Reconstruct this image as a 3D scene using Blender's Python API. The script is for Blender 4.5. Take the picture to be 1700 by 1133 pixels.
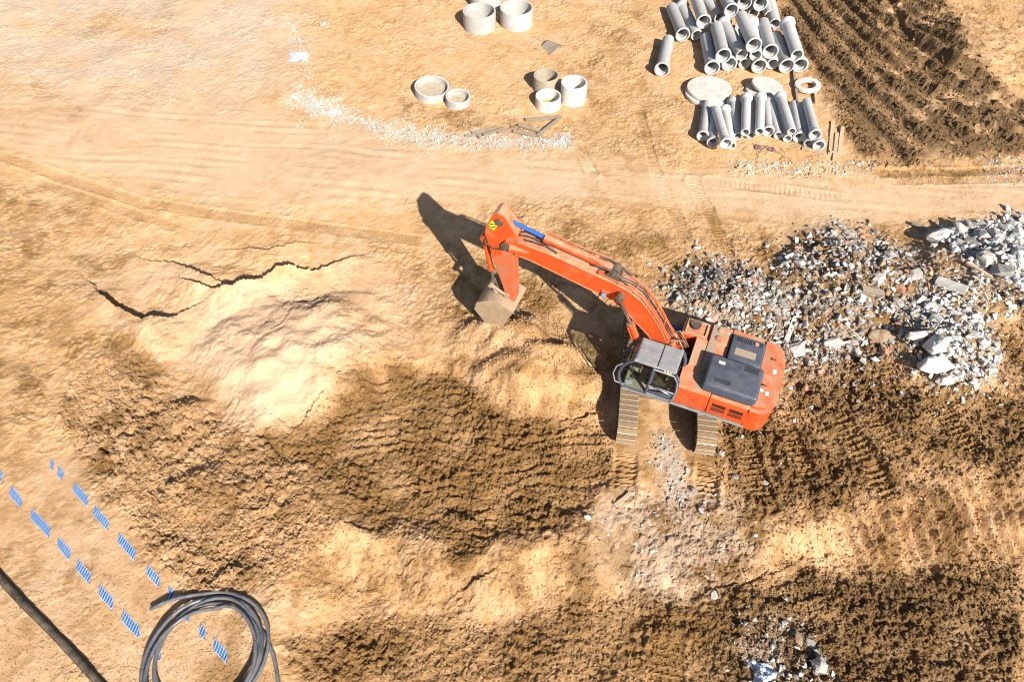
import bpy, bmesh, math, random
import numpy as np
from mathutils import Vector, Matrix

for o in list(bpy.data.objects):
    bpy.data.objects.remove(o, do_unlink=True)
scene = bpy.context.scene
COL = scene.collection
R = math.radians

# ------------------------------------------------------------------ camera, sky, sun, exposure
CAM_H, CAM_PITCH, FPX = 18.5, R(52.7), 1133.0
cd = bpy.data.cameras.new('camera'); cam = bpy.data.objects.new('camera', cd); COL.objects.link(cam)
cam.location = (0, 0, CAM_H)
cam.rotation_euler = (R(90) - CAM_PITCH, 0, 0)
cd.sensor_width = 36; cd.lens = 36 * FPX / 1700.0
cd.clip_start = .1; cd.clip_end = 3000
scene.camera = cam

SUN_EL, SHADOW_AZ = R(35.5), R(26.0)            # shadows run away from the camera and to the left
sun_to = Vector((math.sin(SHADOW_AZ) * math.cos(SUN_EL), -math.cos(SHADOW_AZ) * math.cos(SUN_EL), math.sin(SUN_EL)))
world = bpy.data.worlds.new('World'); scene.world = world; world.use_nodes = True
wn = world.node_tree; bg = wn.nodes['Background']
sky = wn.nodes.new('ShaderNodeTexSky'); sky.sky_type = 'NISHITA'; sky.sun_disc = False
sky.sun_elevation = SUN_EL
sky.sun_rotation = math.atan2(sun_to.x, sun_to.y)
wn.links.new(sky.outputs[0], bg.inputs[0]); bg.inputs[1].default_value = .06
sl = bpy.data.lights.new('sun', 'SUN'); sl.energy = 5.0; sl.angle = R(.5); sl.color = (1, .95, .87)
sun = bpy.data.objects.new('sun', sl); COL.objects.link(sun); sun.location = (10, -20, 40)
sun.rotation_euler = sun_to.to_track_quat('Z', 'Y').to_euler()
vs = scene.view_settings
vs.view_transform = 'Standard'; vs.look = 'None'; vs.gamma = 1; vs.use_curve_mapping = False
vs.exposure = 0.86
scene.render.filter_size = 1.1
try: scene.cycles.filter_width = 1.1
except Exception: pass

# ------------------------------------------------------------------ helpers
def at(px, py, z=0.0):
    """a point of the place, named by where the survey photo (1700 x 1133) shows it at height z"""
    x = (px - 850) / FPX; y = -(py - 566.5) / FPX
    dy = math.cos(CAM_PITCH) + y * math.sin(CAM_PITCH); dz = -math.sin(CAM_PITCH) + y * math.cos(CAM_PITCH)
    t = (z - CAM_H) / dz
    return (x * t, dy * t)

def G(pts):
    return np.array([at(*p) for p in pts], dtype=np.float32)

def hash2(ix, iy, seed):
    h = (ix.astype(np.int64) * 374761393 + iy.astype(np.int64) * 668265263 + seed * 974634777) & 0xFFFFFFFF
    h = ((h ^ (h >> 13)) * 1274126177) & 0xFFFFFFFF
    h = ((h ^ (h >> 16)) * 2246822519) & 0xFFFFFFFF
    return ((h ^ (h >> 15)) & 0xFFFFFF).astype(np.float32) / np.float32(0xFFFFFF)

def noise(x, y, seed=0):
    ix = np.floor(x); iy = np.floor(y); fx = (x - ix).astype(np.float32); fy = (y - iy).astype(np.float32)
    ix = ix.astype(np.int32); iy = iy.astype(np.int32)
    ux = fx * fx * fx * (fx * (fx * 6 - 15) + 10); uy = fy * fy * fy * (fy * (fy * 6 - 15) + 10)
    def g(i, j):
        a = hash2(ix + i, iy + j, seed) * np.float32(6.2831853)
        return np.cos(a) * (fx - i) + np.sin(a) * (fy - j)
    n00, n10, n01, n11 = g(0, 0), g(1, 0), g(0, 1), g(1, 1)
    a = n00 + ux * (n10 - n00); b = n01 + ux * (n11 - n01)
    return (a + uy * (b - a)) * 1.5

def fbm(x, y, scale, octs=4, seed=0, gain=.5):
    s = np.zeros_like(x); a = 1.0; f = 1.0 / scale
    for k in range(octs):
        s += a * noise(x * f + 17.3 * k, y * f - 9.1 * k, seed + k * 31); a *= gain; f *= 2.03
    return s

def lumps(x, y, cell, seed, fill=.75):
    """rounded clods on a jittered grid, 0..1"""
    gx = x / cell; gy = y / cell
    ix = np.floor(gx).astype(np.int32); iy = np.floor(gy).astype(np.int32)
    out = np.zeros_like(x)
    for i in (-1, 0, 1):
        for j in (-1, 0, 1):
            cx, cy = ix + i, iy + j
            rx = hash2(cx, cy, seed); ry = hash2(cx, cy, seed + 7); rr = hash2(cx, cy, seed + 13)
            d2 = (gx - cx - rx) ** 2 + (gy - cy - ry) ** 2
            rad = .25 + .5 * rr
            h = np.where(rr < fill, rad * np.sqrt(np.maximum(0, 1 - d2 / (rad * rad))), 0)
            out = np.maximum(out, h)
    return out

def sstep(a, b, v):
    t = np.clip((v - a) / (b - a), 0, 1); return t * t * (3 - 2 * t)

def seg_dist(x, y, P, closed=False):
    """distance to a polyline, signed side (+ left of travel), fraction along"""
    n = len(P); best = np.full(x.shape, 1e9, np.float32); side = np.zeros_like(best); along = np.zeros_like(best)
    L = 0.0
    for k in range(n if closed else n - 1):
        a = P[k]; b = P[(k + 1) % n]; d = b - a; ll = float(d @ d) + 1e-9; le = math.sqrt(ll)
        t = np.clip(((x - a[0]) * d[0] + (y - a[1]) * d[1]) / ll, 0, 1)
        qx = x - a[0] - t * d[0]; qy = y - a[1] - t * d[1]
        q = qx * qx + qy * qy; m = q < best
        best = np.where(m, q, best)
        side = np.where(m, np.sign(d[0] * (y - a[1]) - d[1] * (x - a[0])), side)
        along = np.where(m, L + t * le, along); L += le
    return np.sqrt(best), side, along, L

def inside(x, y, P):
    c = np.zeros(x.shape, bool); n = len(P)
    for k in range(n):
        a = P[k]; b = P[k - 1]
        with np.errstate(divide='ignore', invalid='ignore'):
            t = ((a[1] > y) != (b[1] > y)) & (x < (b[0] - a[0]) * (y - a[1]) / (b[1] - a[1] + 1e-12) + a[0])
        c ^= t
    return c

def poly(x, y, pts, soft=.5):
    """soft mask of an outline: 0.5 on it, 1 well inside"""
    P = G(pts); out = np.zeros_like(x)
    lo = P.min(0) - soft; hi = P.max(0) + soft
    m = (x > lo[0]) & (x < hi[0]) & (y > lo[1]) & (y < hi[1])
    if not m.any(): return out
    xs, ys = x[m], y[m]
    d = seg_dist(xs, ys, P, True)[0]
    d = np.where(inside(xs, ys, P), d, -d)
    out[m] = sstep(-soft, soft, d); return out

def stroke(x, y, pts, width, fade=.6, world_pts=False):
    """(mask index, distance, side, along, total) close to a polyline"""
    P = pts if world_pts else G(pts)
    lo = P.min(0) - width; hi = P.max(0) + width
    m = (x > lo[0]) & (x < hi[0]) & (y > lo[1]) & (y < hi[1])
    if not m.any(): return None
    d, s, a, L = seg_dist(x[m], y[m], P)
    return m, d, s, a, L
# ------------------------------------------------------------------ the ground: heights and soil kinds
DUG = [(450,748),(520,690),(570,640),(650,603),(720,607),(790,640),(860,668),(940,700),(1012,690),(1015,790),(965,855),(850,893),(760,908),(660,898),(610,862),(575,822),(490,792)]
MUD_NE = [(1288,-40),(1560,-40),(1585,30),(1610,110),(1720,190),(1720,258),(1600,262),(1500,276),(1425,262),(1400,205),(1372,150),(1330,95),(1300,45)]
MUD_E = [(1195,700),(1290,690),(1330,620),(1450,560),(1500,640),(1600,690),(1660,640),(1660,560),(1720,520),(1720,800),(1600,785),(1480,815),(1380,850),(1290,850),(1215,830),(1180,770)]
MUD_SE = [(1230,985),(1330,940),(1480,950),(1600,930),(1720,915),(1720,1160),(1190,1160),(1180,1060)]
MUD_S = [(470,1060),(560,1020),(700,1010),(830,1030),(960,985),(1100,975),(1230,985),(1190,1160),(520,1160)]
ROUGH_W = [(120,640),(190,590),(270,640),(340,700),(440,740),(480,790),(560,850),(520,930),(440,960),(350,990),(290,960),(235,890),(190,830),(150,760),(90,700)]
SANDMASS = [(215,420),(300,445),(385,480),(520,470),(612,428),(680,470),(720,560),(650,600),(565,640),(500,700),(440,738),(370,700),(300,640),(200,560),(130,480)]
PALE = [(330,505),(480,475),(560,520),(600,590),(560,635),(500,690),(440,735),(385,700),(345,640),(330,570)]
GREY_NW = [(-60,-60),(480,-60),(500,60),(460,130),(400,175),(250,165),(130,150),(-60,110)]
GREY_BANK = [(985,850),(1060,815),(1180,820),(1265,860),(1260,930),(1180,980),(1060,975),(985,930)]
ASH = [(1098,725),(1128,735),(1133,790),(1152,835),(1112,825),(1100,780)]
PILE_A = [(1105,470),(1160,432),(1230,440),(1290,480),(1320,540),(1310,610),(1250,590),(1190,550),(1120,520)]
PILE_B = [(1295,430),(1330,385),(1400,378),(1470,400),(1540,440),(1545,500),(1480,560),(1400,610),(1330,620),(1300,560),(1290,480)]
PILE_C = [(1530,390),(1600,372),(1720,360),(1720,560),(1650,520),(1600,480),(1560,440)]
PILE_D = [(1500,520),(1560,470),(1620,490),(1645,560),(1655,630),(1600,665),(1540,650),(1500,600)]
ROAD = [(-60,150),(200,170),(450,185),(640,235),(800,260),(960,255),(1150,285),(1400,300),(1720,300),(1720,362),(1500,368),(1300,380),(1180,350),(1000,330),(760,335),(560,345),(330,330),(150,290),(-60,230)]
SLAB_SW = [(-80,740),(60,735),(130,790),(220,900),(300,985),(420,1010),(480,1180),(-80,1180)]

GRAVEL = [(478,150),(520,170),(560,181),(640,204),(700,220),(760,225),(860,227),(945,227),(948,243),(860,247),(760,244),(690,236),(620,220),(560,202),(490,174)]
MOIST = [  # sand that is still damp: outline, how dark, softness
    ([(-80,300),(140,330),(220,430),(140,480),(330,640),(440,740),(560,640),(700,590),(690,430),(860,345),(1180,350),(1400,375),(1720,365),(1720,1180),(480,1180),(420,990),(200,860),(60,720),(-80,730)], .46, 1.0),
    ([(-80,735),(60,735),(220,900),(300,985),(420,1010),(480,1180),(-80,1180)], .26, .8),
    ([(690,440),(780,400),(900,440),(1030,520),(1060,640),(1020,800),(940,720),(800,660),(700,600)], .52, .7),
    ([(985,850),(1265,860),(1720,770),(1720,960),(1180,990),(1000,960)], .5, .8), ([(450,870),(1000,870),(1000,1010),(460,1010)], .26, .8),
    ([(820,350),(1000,345),(1180,370),(1260,420),(1120,470),(1040,520),(900,440)], .34, .9), ([(950,60),(1080,10),(1130,260),(1010,330),(950,260)], .30, 1.4),
    ([(640,165),(700,172),(760,182),(850,198),(925,203),(890,228),(800,224),(700,207),(650,192)], .42, .5), ([(1410,276),(1600,262),(1720,272),(1720,296),(1500,302)], .42, .6),
    ([(-60,330),(90,330),(170,430),(200,640),(100,720),(-60,740)], .20, 1.2), ([(130,455),(300,520),(345,640),(300,690),(190,590)], .22, .8), ([(-60,130),(150,175),(190,235),(-60,215)], .22, 1.6),
    ([(1280,560),(1480,540),(1520,640),(1480,700),(1300,700)], .55, .8), ([(440,760),(560,840),(620,900),(520,960),(420,980)], .25, .8), ([(1220,985),(1400,985),(1400,1160),(1200,1160)], .3, .6),
    ([(90,30),(240,20),(330,50),(250,75),(120,70)], .22, 1.4), ([(1560,-40),(1720,-40),(1720,190),(1620,110)], .22, 1.0),
]
BANK_T = G([(300,930),(430,890),(560,868),(700,905),(850,905),(980,862),(1060,858),(1180,845),(1300,855),(1420,835),(1560,795),(1800,775)])
BANK_B = G([(300,985),(450,965),(560,965),(700,1010),(850,1020),(1000,985),(1180,975),(1300,965),(1450,965),(1560,935),(1800,905)])
TRACK_DIR = np.array([.151, .988])
MACHINE = np.array([4.94, 12.39])

CRACKS = [  # edges where the sand mass has slumped: the near side stands higher
    ([(215,420),(255,434),(300,446),(345,466),(388,484),(402,474),(412,462)], .24),
    ([(300,474),(340,488),(372,499),(400,498),(430,486),(462,466),(490,460),(525,463),(560,446),(612,424)], .85),
    ([(140,462),(165,492),(200,522),(245,543),(290,542),(330,520),(372,499)], .48),
    ([(360,412),(405,418),(450,422),(490,410),(540,409)], .24),
    ([(456,575),(480,560),(505,520)], .07), ([(440,612),(462,598)], .06),
    ([(733,995),(760,975),(790,958),(830,935)], .13), ([(1150,978),(1260,955),(1330,925),(1420,905)], .07),
    ([(645,960),(690,925)], .10), ([(1290,965),(1370,940)], .08), ([(470,905),(500,885)], .08), ([(30,690),(60,702)], .06), ([(1560,940),(1700,905)], .05), ([(1230,985),(1330,990),(1420,970)], .10),
    ([(700,870),(760,850),(830,880)], .14), ([(560,860),(620,885)], .10), ([(445,748),(500,705),(545,655)], .14), ([(920,700),(1000,690),(1020,650)], .12),
]
RUTS = [  # wheel ruts that hold water: line, half width, depth
    ([(1472,-30),(1485,30),(1510,72),(1578,114),(1641,146),(1720,180)], .24, .24),
    ([(1530,112),(1580,143),(1630,172),(1720,222)], .22, .20), ([(1560,160),(1602,180),(1673,212),(1730,240)], .22, .20),
]
PRINTS = [  # prints of the crawler tracks: from, to, width, pitch, depth
    ((1040,728),(1036,816),.62,.17,.09), ((1177,742),(1171,830),.62,.17,.09),
    ((1232,728),(1270,838),.62,.18,.09), ((1385,690),(1480,835),.62,.19,.10), ((1300,700),(1345,810),.55,.18,.08),
    ((1545,668),(1625,765),.62,.18,.10), ((1440,690),(1500,770),.55,.18,.08), ((960,462),(1035,520),.62,.36,.05), ((1078,400),(1140,455),.8,.2,.035),
    ((1088,285),(1140,400),.5,.16,.018), ((1150,300),(1215,430),.5,.16,.03), ((960,240),(985,290),.4,.14,.04),
    ((1060,180),(1090,290),.4,.16,.025), ((1118,1040),(1112,1150),.9,.2,.035), ((1180,300),(1400,330),.5,.2,.02), ((1450,288),(1700,282),.5,.13,.03), ((1480,300),(1700,296),.4,.13,.025),
    ((0,258),(240,338),.5,.12,.02), ((240,338),(470,372),.5,.12,.018), ((470,372),(700,400),.5,.12,.018), ((60,300),(300,380),.4,.14,.015),
]
MOUNDS = [  # heaps: centre, radius x, radius y, height
    ((885,600),2.2,2.0,1.15), ((846,545),1.5,1.25,.62), ((800,560),1.4,1.3,.35), ((1215,505),2.3,2.0,.55), ((1420,470),3.0,2.8,.75), ((1650,455),3.4,3.2,.9),
    ((1575,585),2.2,2.4,.8), ((310,690),1.0,.8,.35), ((330,810),1.3,1.0,.3), ((490,585),3.8,2.6,.95), ((560,520),2.0,1.2,.3), ((330,470),2.2,1.2,.3), ((440,690),1.2,1.4,.25), ((1640,80),3.6,4.0,.7), ((255,560),1.2,.9,.25),
    ((1480,720),2.0,1.5,.22), ((560,300),4,3,.15), ((1000,640),.9,.7,.3),
]

def soil(x, y):
    x = np.asarray(x, np.float32); y = np.asarray(y, np.float32)
    wx = x + .28 * fbm(x, y, 1.3, 3, 5); wy = y + .28 * fbm(x, y, 1.3, 3, 9)
    lx = x + .06 * noise(x * 5, y * 5, 61); ly = y + .06 * noise(x * 5, y * 5, 62)
    ux = x + .55 * fbm(x, y, 2.2, 4, 25); uy = y + .55 * fbm(x, y, 2.2, 4, 29)
    dug = poly(ux, uy, DUG, .38); mne = poly(wx, wy, MUD_NE, .7); me = poly(wx, wy, MUD_E, .7); mse = poly(wx, wy, MUD_SE, .5)
    ms = poly(wx, wy, MUD_S, .5); rw = poly(wx, wy, ROUGH_W, .7); mass = poly(wx, wy, SANDMASS, .5); pale = poly(wx, wy, PALE, .5)
    gnw = poly(wx, wy, GREY_NW, 2.4); gb = poly(wx, wy, GREY_BANK, .6); ash = poly(wx, wy, ASH, .25)
    pa = poly(wx, wy, PILE_A, .6); pb = poly(wx, wy, PILE_B, .8); pc = poly(wx, wy, PILE_C, .6); pd = poly(wx, wy, PILE_D, .6)
    road = poly(wx, wy, ROAD, .9); slab = poly(wx, wy, SLAB_SW, .6)
    piles = np.clip(pa + pb + pc + pd, 0, 1)
    moist = np.zeros_like(x); grav = poly(wx, wy, GRAVEL, .5)
    for pts, k, sf in MOIST: moist = np.maximum(moist, k * poly(wx, wy, pts, sf))
    h = .10 * fbm(x, y, 7.0, 3, 1) * (1 - road * .7) * (1 - slab * .6)
    for c, rx, ry, hh in MOUNDS:
        cx, cy = at(c[0], c[1], hh * .5)
        r2 = ((wx - cx) / rx) ** 2 + ((wy - cy) / ry) ** 2
        h += hh * np.clip(1 - r2, 0, 1) ** 1.5 * (1 + .15 * noise(x * 1.7, y * 1.7, 41))
    # bank down to the lower bench in front
    yt = np.interp(x, BANK_T[:, 0], BANK_T[:, 1]); yb = np.interp(x, BANK_B[:, 0], BANK_B[:, 1])
    bt = sstep(0, 1, (yt - wy) / (yt - yb + .01)) * sstep(-6.6, -4.2, x)
    h -= .8 * bt
    bank = np.clip(1 - np.abs((yt - wy) / (yt - yb) - .5) * 1.6, 0, 1) * sstep(-6.2, -4.6, x)
    gx = x + .35 * y
    h += bank * .15 * np.sin(gx * 2 * math.pi / .42 + 1.5 * noise(x * .8, y * .8, 77)) * (sstep(8.5, 10, x) + .35 * sstep(2, 4, x) * sstep(.0, .4, noise(x * .4, y * .2, 79)))
    h += bank * .05 * fbm(x * 1.6, y * .6, .8, 3, 71)
    h -= .28 * dug
    # slumped edges
    for pts, hh in CRACKS:
        s = stroke(wx * .35 + lx * .65, wy * .35 + ly * .65, pts, 3.2)
        if s is None: continue
        m, d, side, a, L = s
        ends = np.clip(np.sin(np.clip(a / L, 0, 1) * math.pi), 0, 1) ** .8
        near = (side < 0)
        k = ends * sstep(3.2, 1.9, d) * hh * (.5 + .6 * sstep(-.5, .45, noise(a * .7, a * 0 + hh * 50, 3)))
        h[m] += np.where(near, k * np.exp(-d / 1.15), -k * .35 * np.exp(-(d / .22) ** 2))
    # ruts and prints
    rutk = np.zeros_like(x)
    for pts, wd, dp in RUTS:
        s = stroke(wx, wy, pts, 1.2)
        if s is None: continue
        m, d, side, a, L = s
        q = d / wd; rutk[m] = np.maximum(rutk[m], sstep(1.15, .7, q))
        h[m] += dp * .85 * (-np.exp(-(q ** 4)) + .6 * np.exp(-((q - 1.7) / .55) ** 2) * (1 + .35 * noise(x[m] * 2.5, y[m] * 2.5, 88)))
    fan = .25 + .05 * np.clip(x - 17, -3, 6)          # the ruts spread towards the right
    vv = x + fan * (y - 30) + .22 * noise(x * .35, y * .12, 71) + .05 * noise(x * 1.6, y * .5, 74)
    tri = vv / 1.30; tri = 2 * np.abs(tri - np.floor(tri) - .5)
    ridge = sstep(.42, .80, tri + .15 * noise(x * .9, y * .25, 72)) * (.8 + .2 * sstep(-.4, .3, noise(x * .5, y * .5, 75)))
    fine_ = vv / .16; fine_ = np.abs(fine_ - np.floor(fine_) - .5)
    h += mne * (.24 * ridge + .02 * fine_ * (1 - ridge))
    flatk = np.zeros_like(x)
    for a0, a1, wd, pitch, dp in PRINTS:
        P = G([a0, a1]); s = stroke(x + .03 * noise(x * 3, y * 3, 12), y, P, .8, world_pts=True)
        if s is None: continue
        m, d, side, a, L = s
        k = sstep(wd * .5 + .04, wd * .5 - .04, d) * sstep(0, .3, a) * sstep(0, .3, L - a)
        v = a / pitch + .12 * noise(x[m] * 2, y[m] * 2, 19); v = v - np.floor(v)
        rib = np.where(v < .2, 1.0, np.where(v < .3, (.3 - v) / .1, 0.0)) - .5
        keep = .45 + .55 * sstep(-.3, .3, noise(x[m] * 1.1, y[m] * 1.1, 33))
        h[m] += k * dp * (rib * keep - .35) + dp * .9 * np.exp(-((d - wd * .5 - .1) / .08) ** 2) * (1 - k) * keep
        flatk[m] = np.maximum(flatk[m], k)
    # level ground under the machine
    u = (x - MACHINE[0]) * TRACK_DIR[0] + (y - MACHINE[1]) * TRACK_DIR[1]
    v = (x - MACHINE[0]) * TRACK_DIR[1] - (y - MACHINE[1]) * TRACK_DIR[0]
    lev = sstep(3.5, 2.4, np.abs(u)) * sstep(2.3, 1.6, np.abs(v))
    h *= 1 - lev
    # rows left by the bucket teeth in the dug floor
    row = (y * .97 - x * .10 + .26 * noise(x * .55, y * .55, 51) + .09 * noise(x * 2.2, y * 2.2, 52) + .05 * noise(x * 6, y * 6, 54)) / .31
    rv = row - np.floor(row)
    h += dug * .105 * (np.where(rv < .72, rv / .72, (1 - rv) / .28) - .5) * (.15 + .85 * sstep(-.3, .35, noise(x * .8, y * 1.4, 53)))
    # roughness by kind of soil
    rough = np.clip(.15 + .25 * sstep(.1, .6, fbm(x, y, 2.4, 3, 231)) * (1 - gnw) + mne * (-.1 + 1.1 * ridge) + .68 * me + .72 * mse + .5 * ms + .8 * rw + .6 * dug + .75 * piles + .05 * mass + .38 * bank + .45 * moist, 0, 1.15)
    sandtop = np.clip(sstep(2.6, 1.4, np.hypot(wx - at(880, 590, .5)[0], wy - at(880, 590, .5)[1])), 0, 1)
    rough = rough * (1 - .45 * sandtop) * (1 - .85 * lev) * (1 - .75 * flatk) * (1 - .8 * rutk) + .05
    rough = rough * (1 - .85 * road * (1 - mne)) * (1 - .55 * slab)
    patch = sstep(-.5, .55, fbm(x, y, 1.6, 2, 21))
    rough *= .45 + .75 * patch
    l1 = lumps(lx + .05 * noise(x * 8, y * 8, 3), ly, .55, 101, .5); l2 = lumps(lx, ly, .27, 113, .7); l3 = lumps(lx + .02 * noise(x * 14, y * 14, 4), ly, .15, 127, .8)
    big = np.clip(mne * .35 * ridge + me * .5 + mse * .45 + rw * .45 + .12 * dug, 0, 1)
    h += rough * (.24 * big * l1 + .19 * l2 * (.5 + .8 * big) + .13 * l3)
    h += (.005 + .06 * rough) * fbm(x, y, .5, 4, 151, .62)
    rid = 1 - np.abs(fbm(x, y, .9, 3, 171)); h += .03 * rough * rid
    cr = 1 - np.abs(noise(wx * 1.3, wy * 1.3, 181)); cr2 = 1 - np.abs(noise(lx * 3.1, ly * 3.1, 182))     # crumbled edges on loose sand
    h += (1 - .92 * road) * (.035 * cr ** 6 + .016 * cr2 ** 5) * (.1 + .9 * rough) * (.35 + .8 * patch)
    # faint wheel lines along the road, small foot and wheel dents on open sand
    h += road * .012 * np.sin((y + .12 * x + .3 * noise(x * .2, y * .2, 5)) * 2 * math.pi / .55) * sstep(-.2, .4, noise(x * .25, y * 1.2, 6))
    h += -(1 - rough) * .012 * lumps(lx, ly, .4, 211, .35)
    dark = np.clip(.90 * dug + 1.0 * mne + .95 * me + .98 * mse + .74 * ms + .26 * rw + .12 * (pa + pb) + .25 * bank, 0, 1) * (1 - .6 * sandtop)
    speck = sstep(-.15, .55, fbm(x, y, 1.5, 5, 611, .7))
    dark = np.maximum(dark, moist * (.55 + .75 * speck)) + .20 * speck * (1 - .7 * pale) * (1 - .5 * road) * (1 - .4 * gnw)
    dark = np.clip(dark * (.72 + .5 * patch) + .34 * flatk * (1 - road) + .13 * sstep(.2, .9, fbm(x, y, 2.2, 3, 91)) * (1 - pale), 0, 1)
    grey = np.clip(.55 * gnw * sstep(-.5, .5, fbm(x, y, 2.6, 3, 301) + .25) + .65 * gb + ash + .95 * pa + .9 * pb + .9 * pc + .75 * pd + .5 * grav + .75 * poly(wx, wy, [(1235,1000),(1330,1020),(1385,1060),(1385,1160),(1245,1160)], .4), 0, 1)
    palem = np.clip(.8 * grav + .5 * pale + .5 * mass + .35 * slab + .8 * gnw + .75 * road + .3 * sstep(.1, .8, fbm(x, y, 3.5, 3, 401)) * (1 - 1.6 * np.clip(moist, 0, .6)), 0, 1) * (1 - dark)
    dark = np.clip(dark + .7 * np.clip(pa + pb + .4 * pd, 0, 1) * sstep(.0, .5, fbm(x, y, 1.1, 4, 641)), 0, 1)
    grey = grey * (1 - .6 * np.clip(pa + pb, 0, 1) * sstep(.0, .5, fbm(x, y, 1.1, 4, 641)))
    wet = np.clip(mne * .8 + .4 * mse + .3 * me, 0, 1)
    dry = sstep(.05, .6, fbm(x, y, 1.1, 3, 431)) * mne * sstep(15, 19, x) * .7
    dark = np.clip(dark * (1 - dry) + .25 * mne * ridge, 0, 1)
    return h, dark, grey, palem, wet, rough

GRID = {}
def H(x, y):
    """height of the built ground, read off its grid"""
    xs, ys, Z = GRID['x'], GRID['y'], GRID['z']
    i = min(max(int(np.searchsorted(xs, x)) - 1, 0), len(xs) - 2); j = min(max(int(np.searchsorted(ys, y)) - 1, 0), len(ys) - 2)
    u = (x - xs[i]) / (xs[i + 1] - xs[i]); v = (y - ys[j]) / (ys[j + 1] - ys[j])
    return float((Z[j, i] * (1 - u) + Z[j, i + 1] * u) * (1 - v) + (Z[j + 1, i] * (1 - u) + Z[j + 1, i + 1] * u) * v)

def Hs(pts):
    return np.array([H(float(p[0]), float(p[1])) for p in pts])

def on(px, py, lift=0.0):
    """the ground point the photo shows at this pixel"""
    z = 0.0
    for _ in range(5):
        x, y = at(px, py, z); z = .5 * z + .5 * (H(x, y) + lift)
    x, y = at(px, py, z)
    return Vector((x, y, z))

def attr(me, name, data):
    a = me.attributes.new(name, 'FLOAT', 'POINT'); a.data.foreach_set('value', np.ascontiguousarray(data, np.float32))

def build_ground(mat):
    half = [0.0]
    while half[-1] < 30: half.append(half[-1] + .046 + max(0, half[-1] - 11) * .0016)
    half = np.array(half); core = np.concatenate([-half[:0:-1], half]); edge = half[-1]
    out = edge + np.cumsum(.06 * 1.22 ** np.arange(40)); out = out[out < 420]
    xs = np.concatenate([-out[::-1], core, out]).astype(np.float32)
    ys = [1.0]
    while ys[-1] < 41: ys.append(ys[-1] + .036 + .0011 * ys[-1])
    up = ys[-1] + np.cumsum(.1 * 1.2 ** np.arange(40)); up = up[up < 500]
    dn = 1.0 - np.cumsum(.06 * 1.22 ** np.arange(40)); dn = dn[dn > -300]
    ys = np.concatenate([dn[::-1], ys, up]).astype(np.float32)
    X, Y = np.meshgrid(xs, ys); nx, ny = len(xs), len(ys)
    h, dark, grey, pale, wet, rough = soil(X.ravel(), Y.ravel())
    far = sstep(60, 120, np.hypot(X.ravel(), Y.ravel())); h = h * (1 - far)
    GRID.update(x=xs, y=ys, z=h.reshape(ny, nx), dark=dark, grey=grey, pale=pale, wet=wet, rough=rough, nx=nx)
    co = np.stack([X.ravel(), Y.ravel(), h], 1).astype(np.float32)
    i = np.arange(nx * ny).reshape(ny, nx)
    q = np.stack([i[:-1, :-1], i[:-1, 1:], i[1:, 1:], i[1:, :-1]], -1).reshape(-1, 4)
    me = bpy.data.meshes.new('ground')
    me.vertices.add(len(co)); me.vertices.foreach_set('co', co.ravel())
    me.loops.add(q.size); me.loops.foreach_set('vertex_index', q.ravel().astype(np.int32))
    me.polygons.add(len(q)); me.polygons.foreach_set('loop_start', (np.arange(len(q)) * 4).astype(np.int32))
    me.polygons.foreach_set('use_smooth', np.zeros(len(q), bool))
    for n, d in (('dark', dark), ('grey', grey), ('pale', pale), ('wet', wet), ('rough', rough)): attr(me, n, d)
    me.update(); me.validate()
    me.materials.append(mat)
    o = bpy.data.objects.new('ground', me); COL.objects.link(o); o['kind'] = 'structure'
    o['label'] = 'sandy building site ground with ruts and heaps'
    print('ground verts', len(co))
    return o
# ------------------------------------------------------------------ materials
class N:
    def __init__(s, name):
        s.m = bpy.data.materials.new(name); s.m.use_nodes = True; s.t = s.m.node_tree
        s.b = s.t.nodes['Principled BSDF']; s.out = s.t.nodes['Material Output']
    def new(s, typ, **kw):
        n = s.t.nodes.new(typ)
        for k, v in kw.items(): setattr(n, k, v)
        return n
    def link(s, a, b): s.t.links.new(a, b)
    def val(s, sock, v):
        if hasattr(v, 'is_linked') or hasattr(v, 'links'): s.link(v, sock)
        else: sock.default_value = v
    def coords(s, kind='Object'):
        return s.new('ShaderNodeTexCoord').outputs[kind]
    def noise(s, vec, scale, detail=4, rough=.55):
        n = s.new('ShaderNodeTexNoise'); n.inputs['Scale'].default_value = scale; n.inputs['Detail'].default_value = detail
        n.inputs['Roughness'].default_value = rough; s.link(vec, n.inputs['Vector']); return n.outputs[0]
    def ramp(s, v, lo, hi, a=0.0, b=1.0):
        n = s.new('ShaderNodeMapRange'); n.inputs[1].default_value = lo; n.inputs[2].default_value = hi
        n.inputs[3].default_value = a; n.inputs[4].default_value = b; s.link(v, n.inputs[0]); return n.outputs[0]
    def math(s, op, a, b=0.0):
        n = s.new('ShaderNodeMath'); n.operation = op; s.val(n.inputs[0], a); s.val(n.inputs[1], b); return n.outputs[0]
    def mix(s, f, a, b):
        n = s.new('ShaderNodeMix'); n.data_type = 'RGBA'; s.val(n.inputs[0], f)
        for sock, v in ((n.inputs[6], a), (n.inputs[7], b)):
            if isinstance(v, tuple): sock.default_value = (*v, 1) if len(v) == 3 else v
            else: s.link(v, sock)
        return n.outputs[2]
    def attr(s, name):
        n = s.new('ShaderNodeAttribute'); n.attribute_name = name; return n
    def bump(s, h, dist, strength=1.0):
        n = s.new('ShaderNodeBump'); n.inputs['Distance'].default_value = dist; n.inputs['Strength'].default_value = strength
        s.link(h, n.inputs['Height']); s.link(n.outputs[0], s.b.inputs['Normal'])

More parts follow.
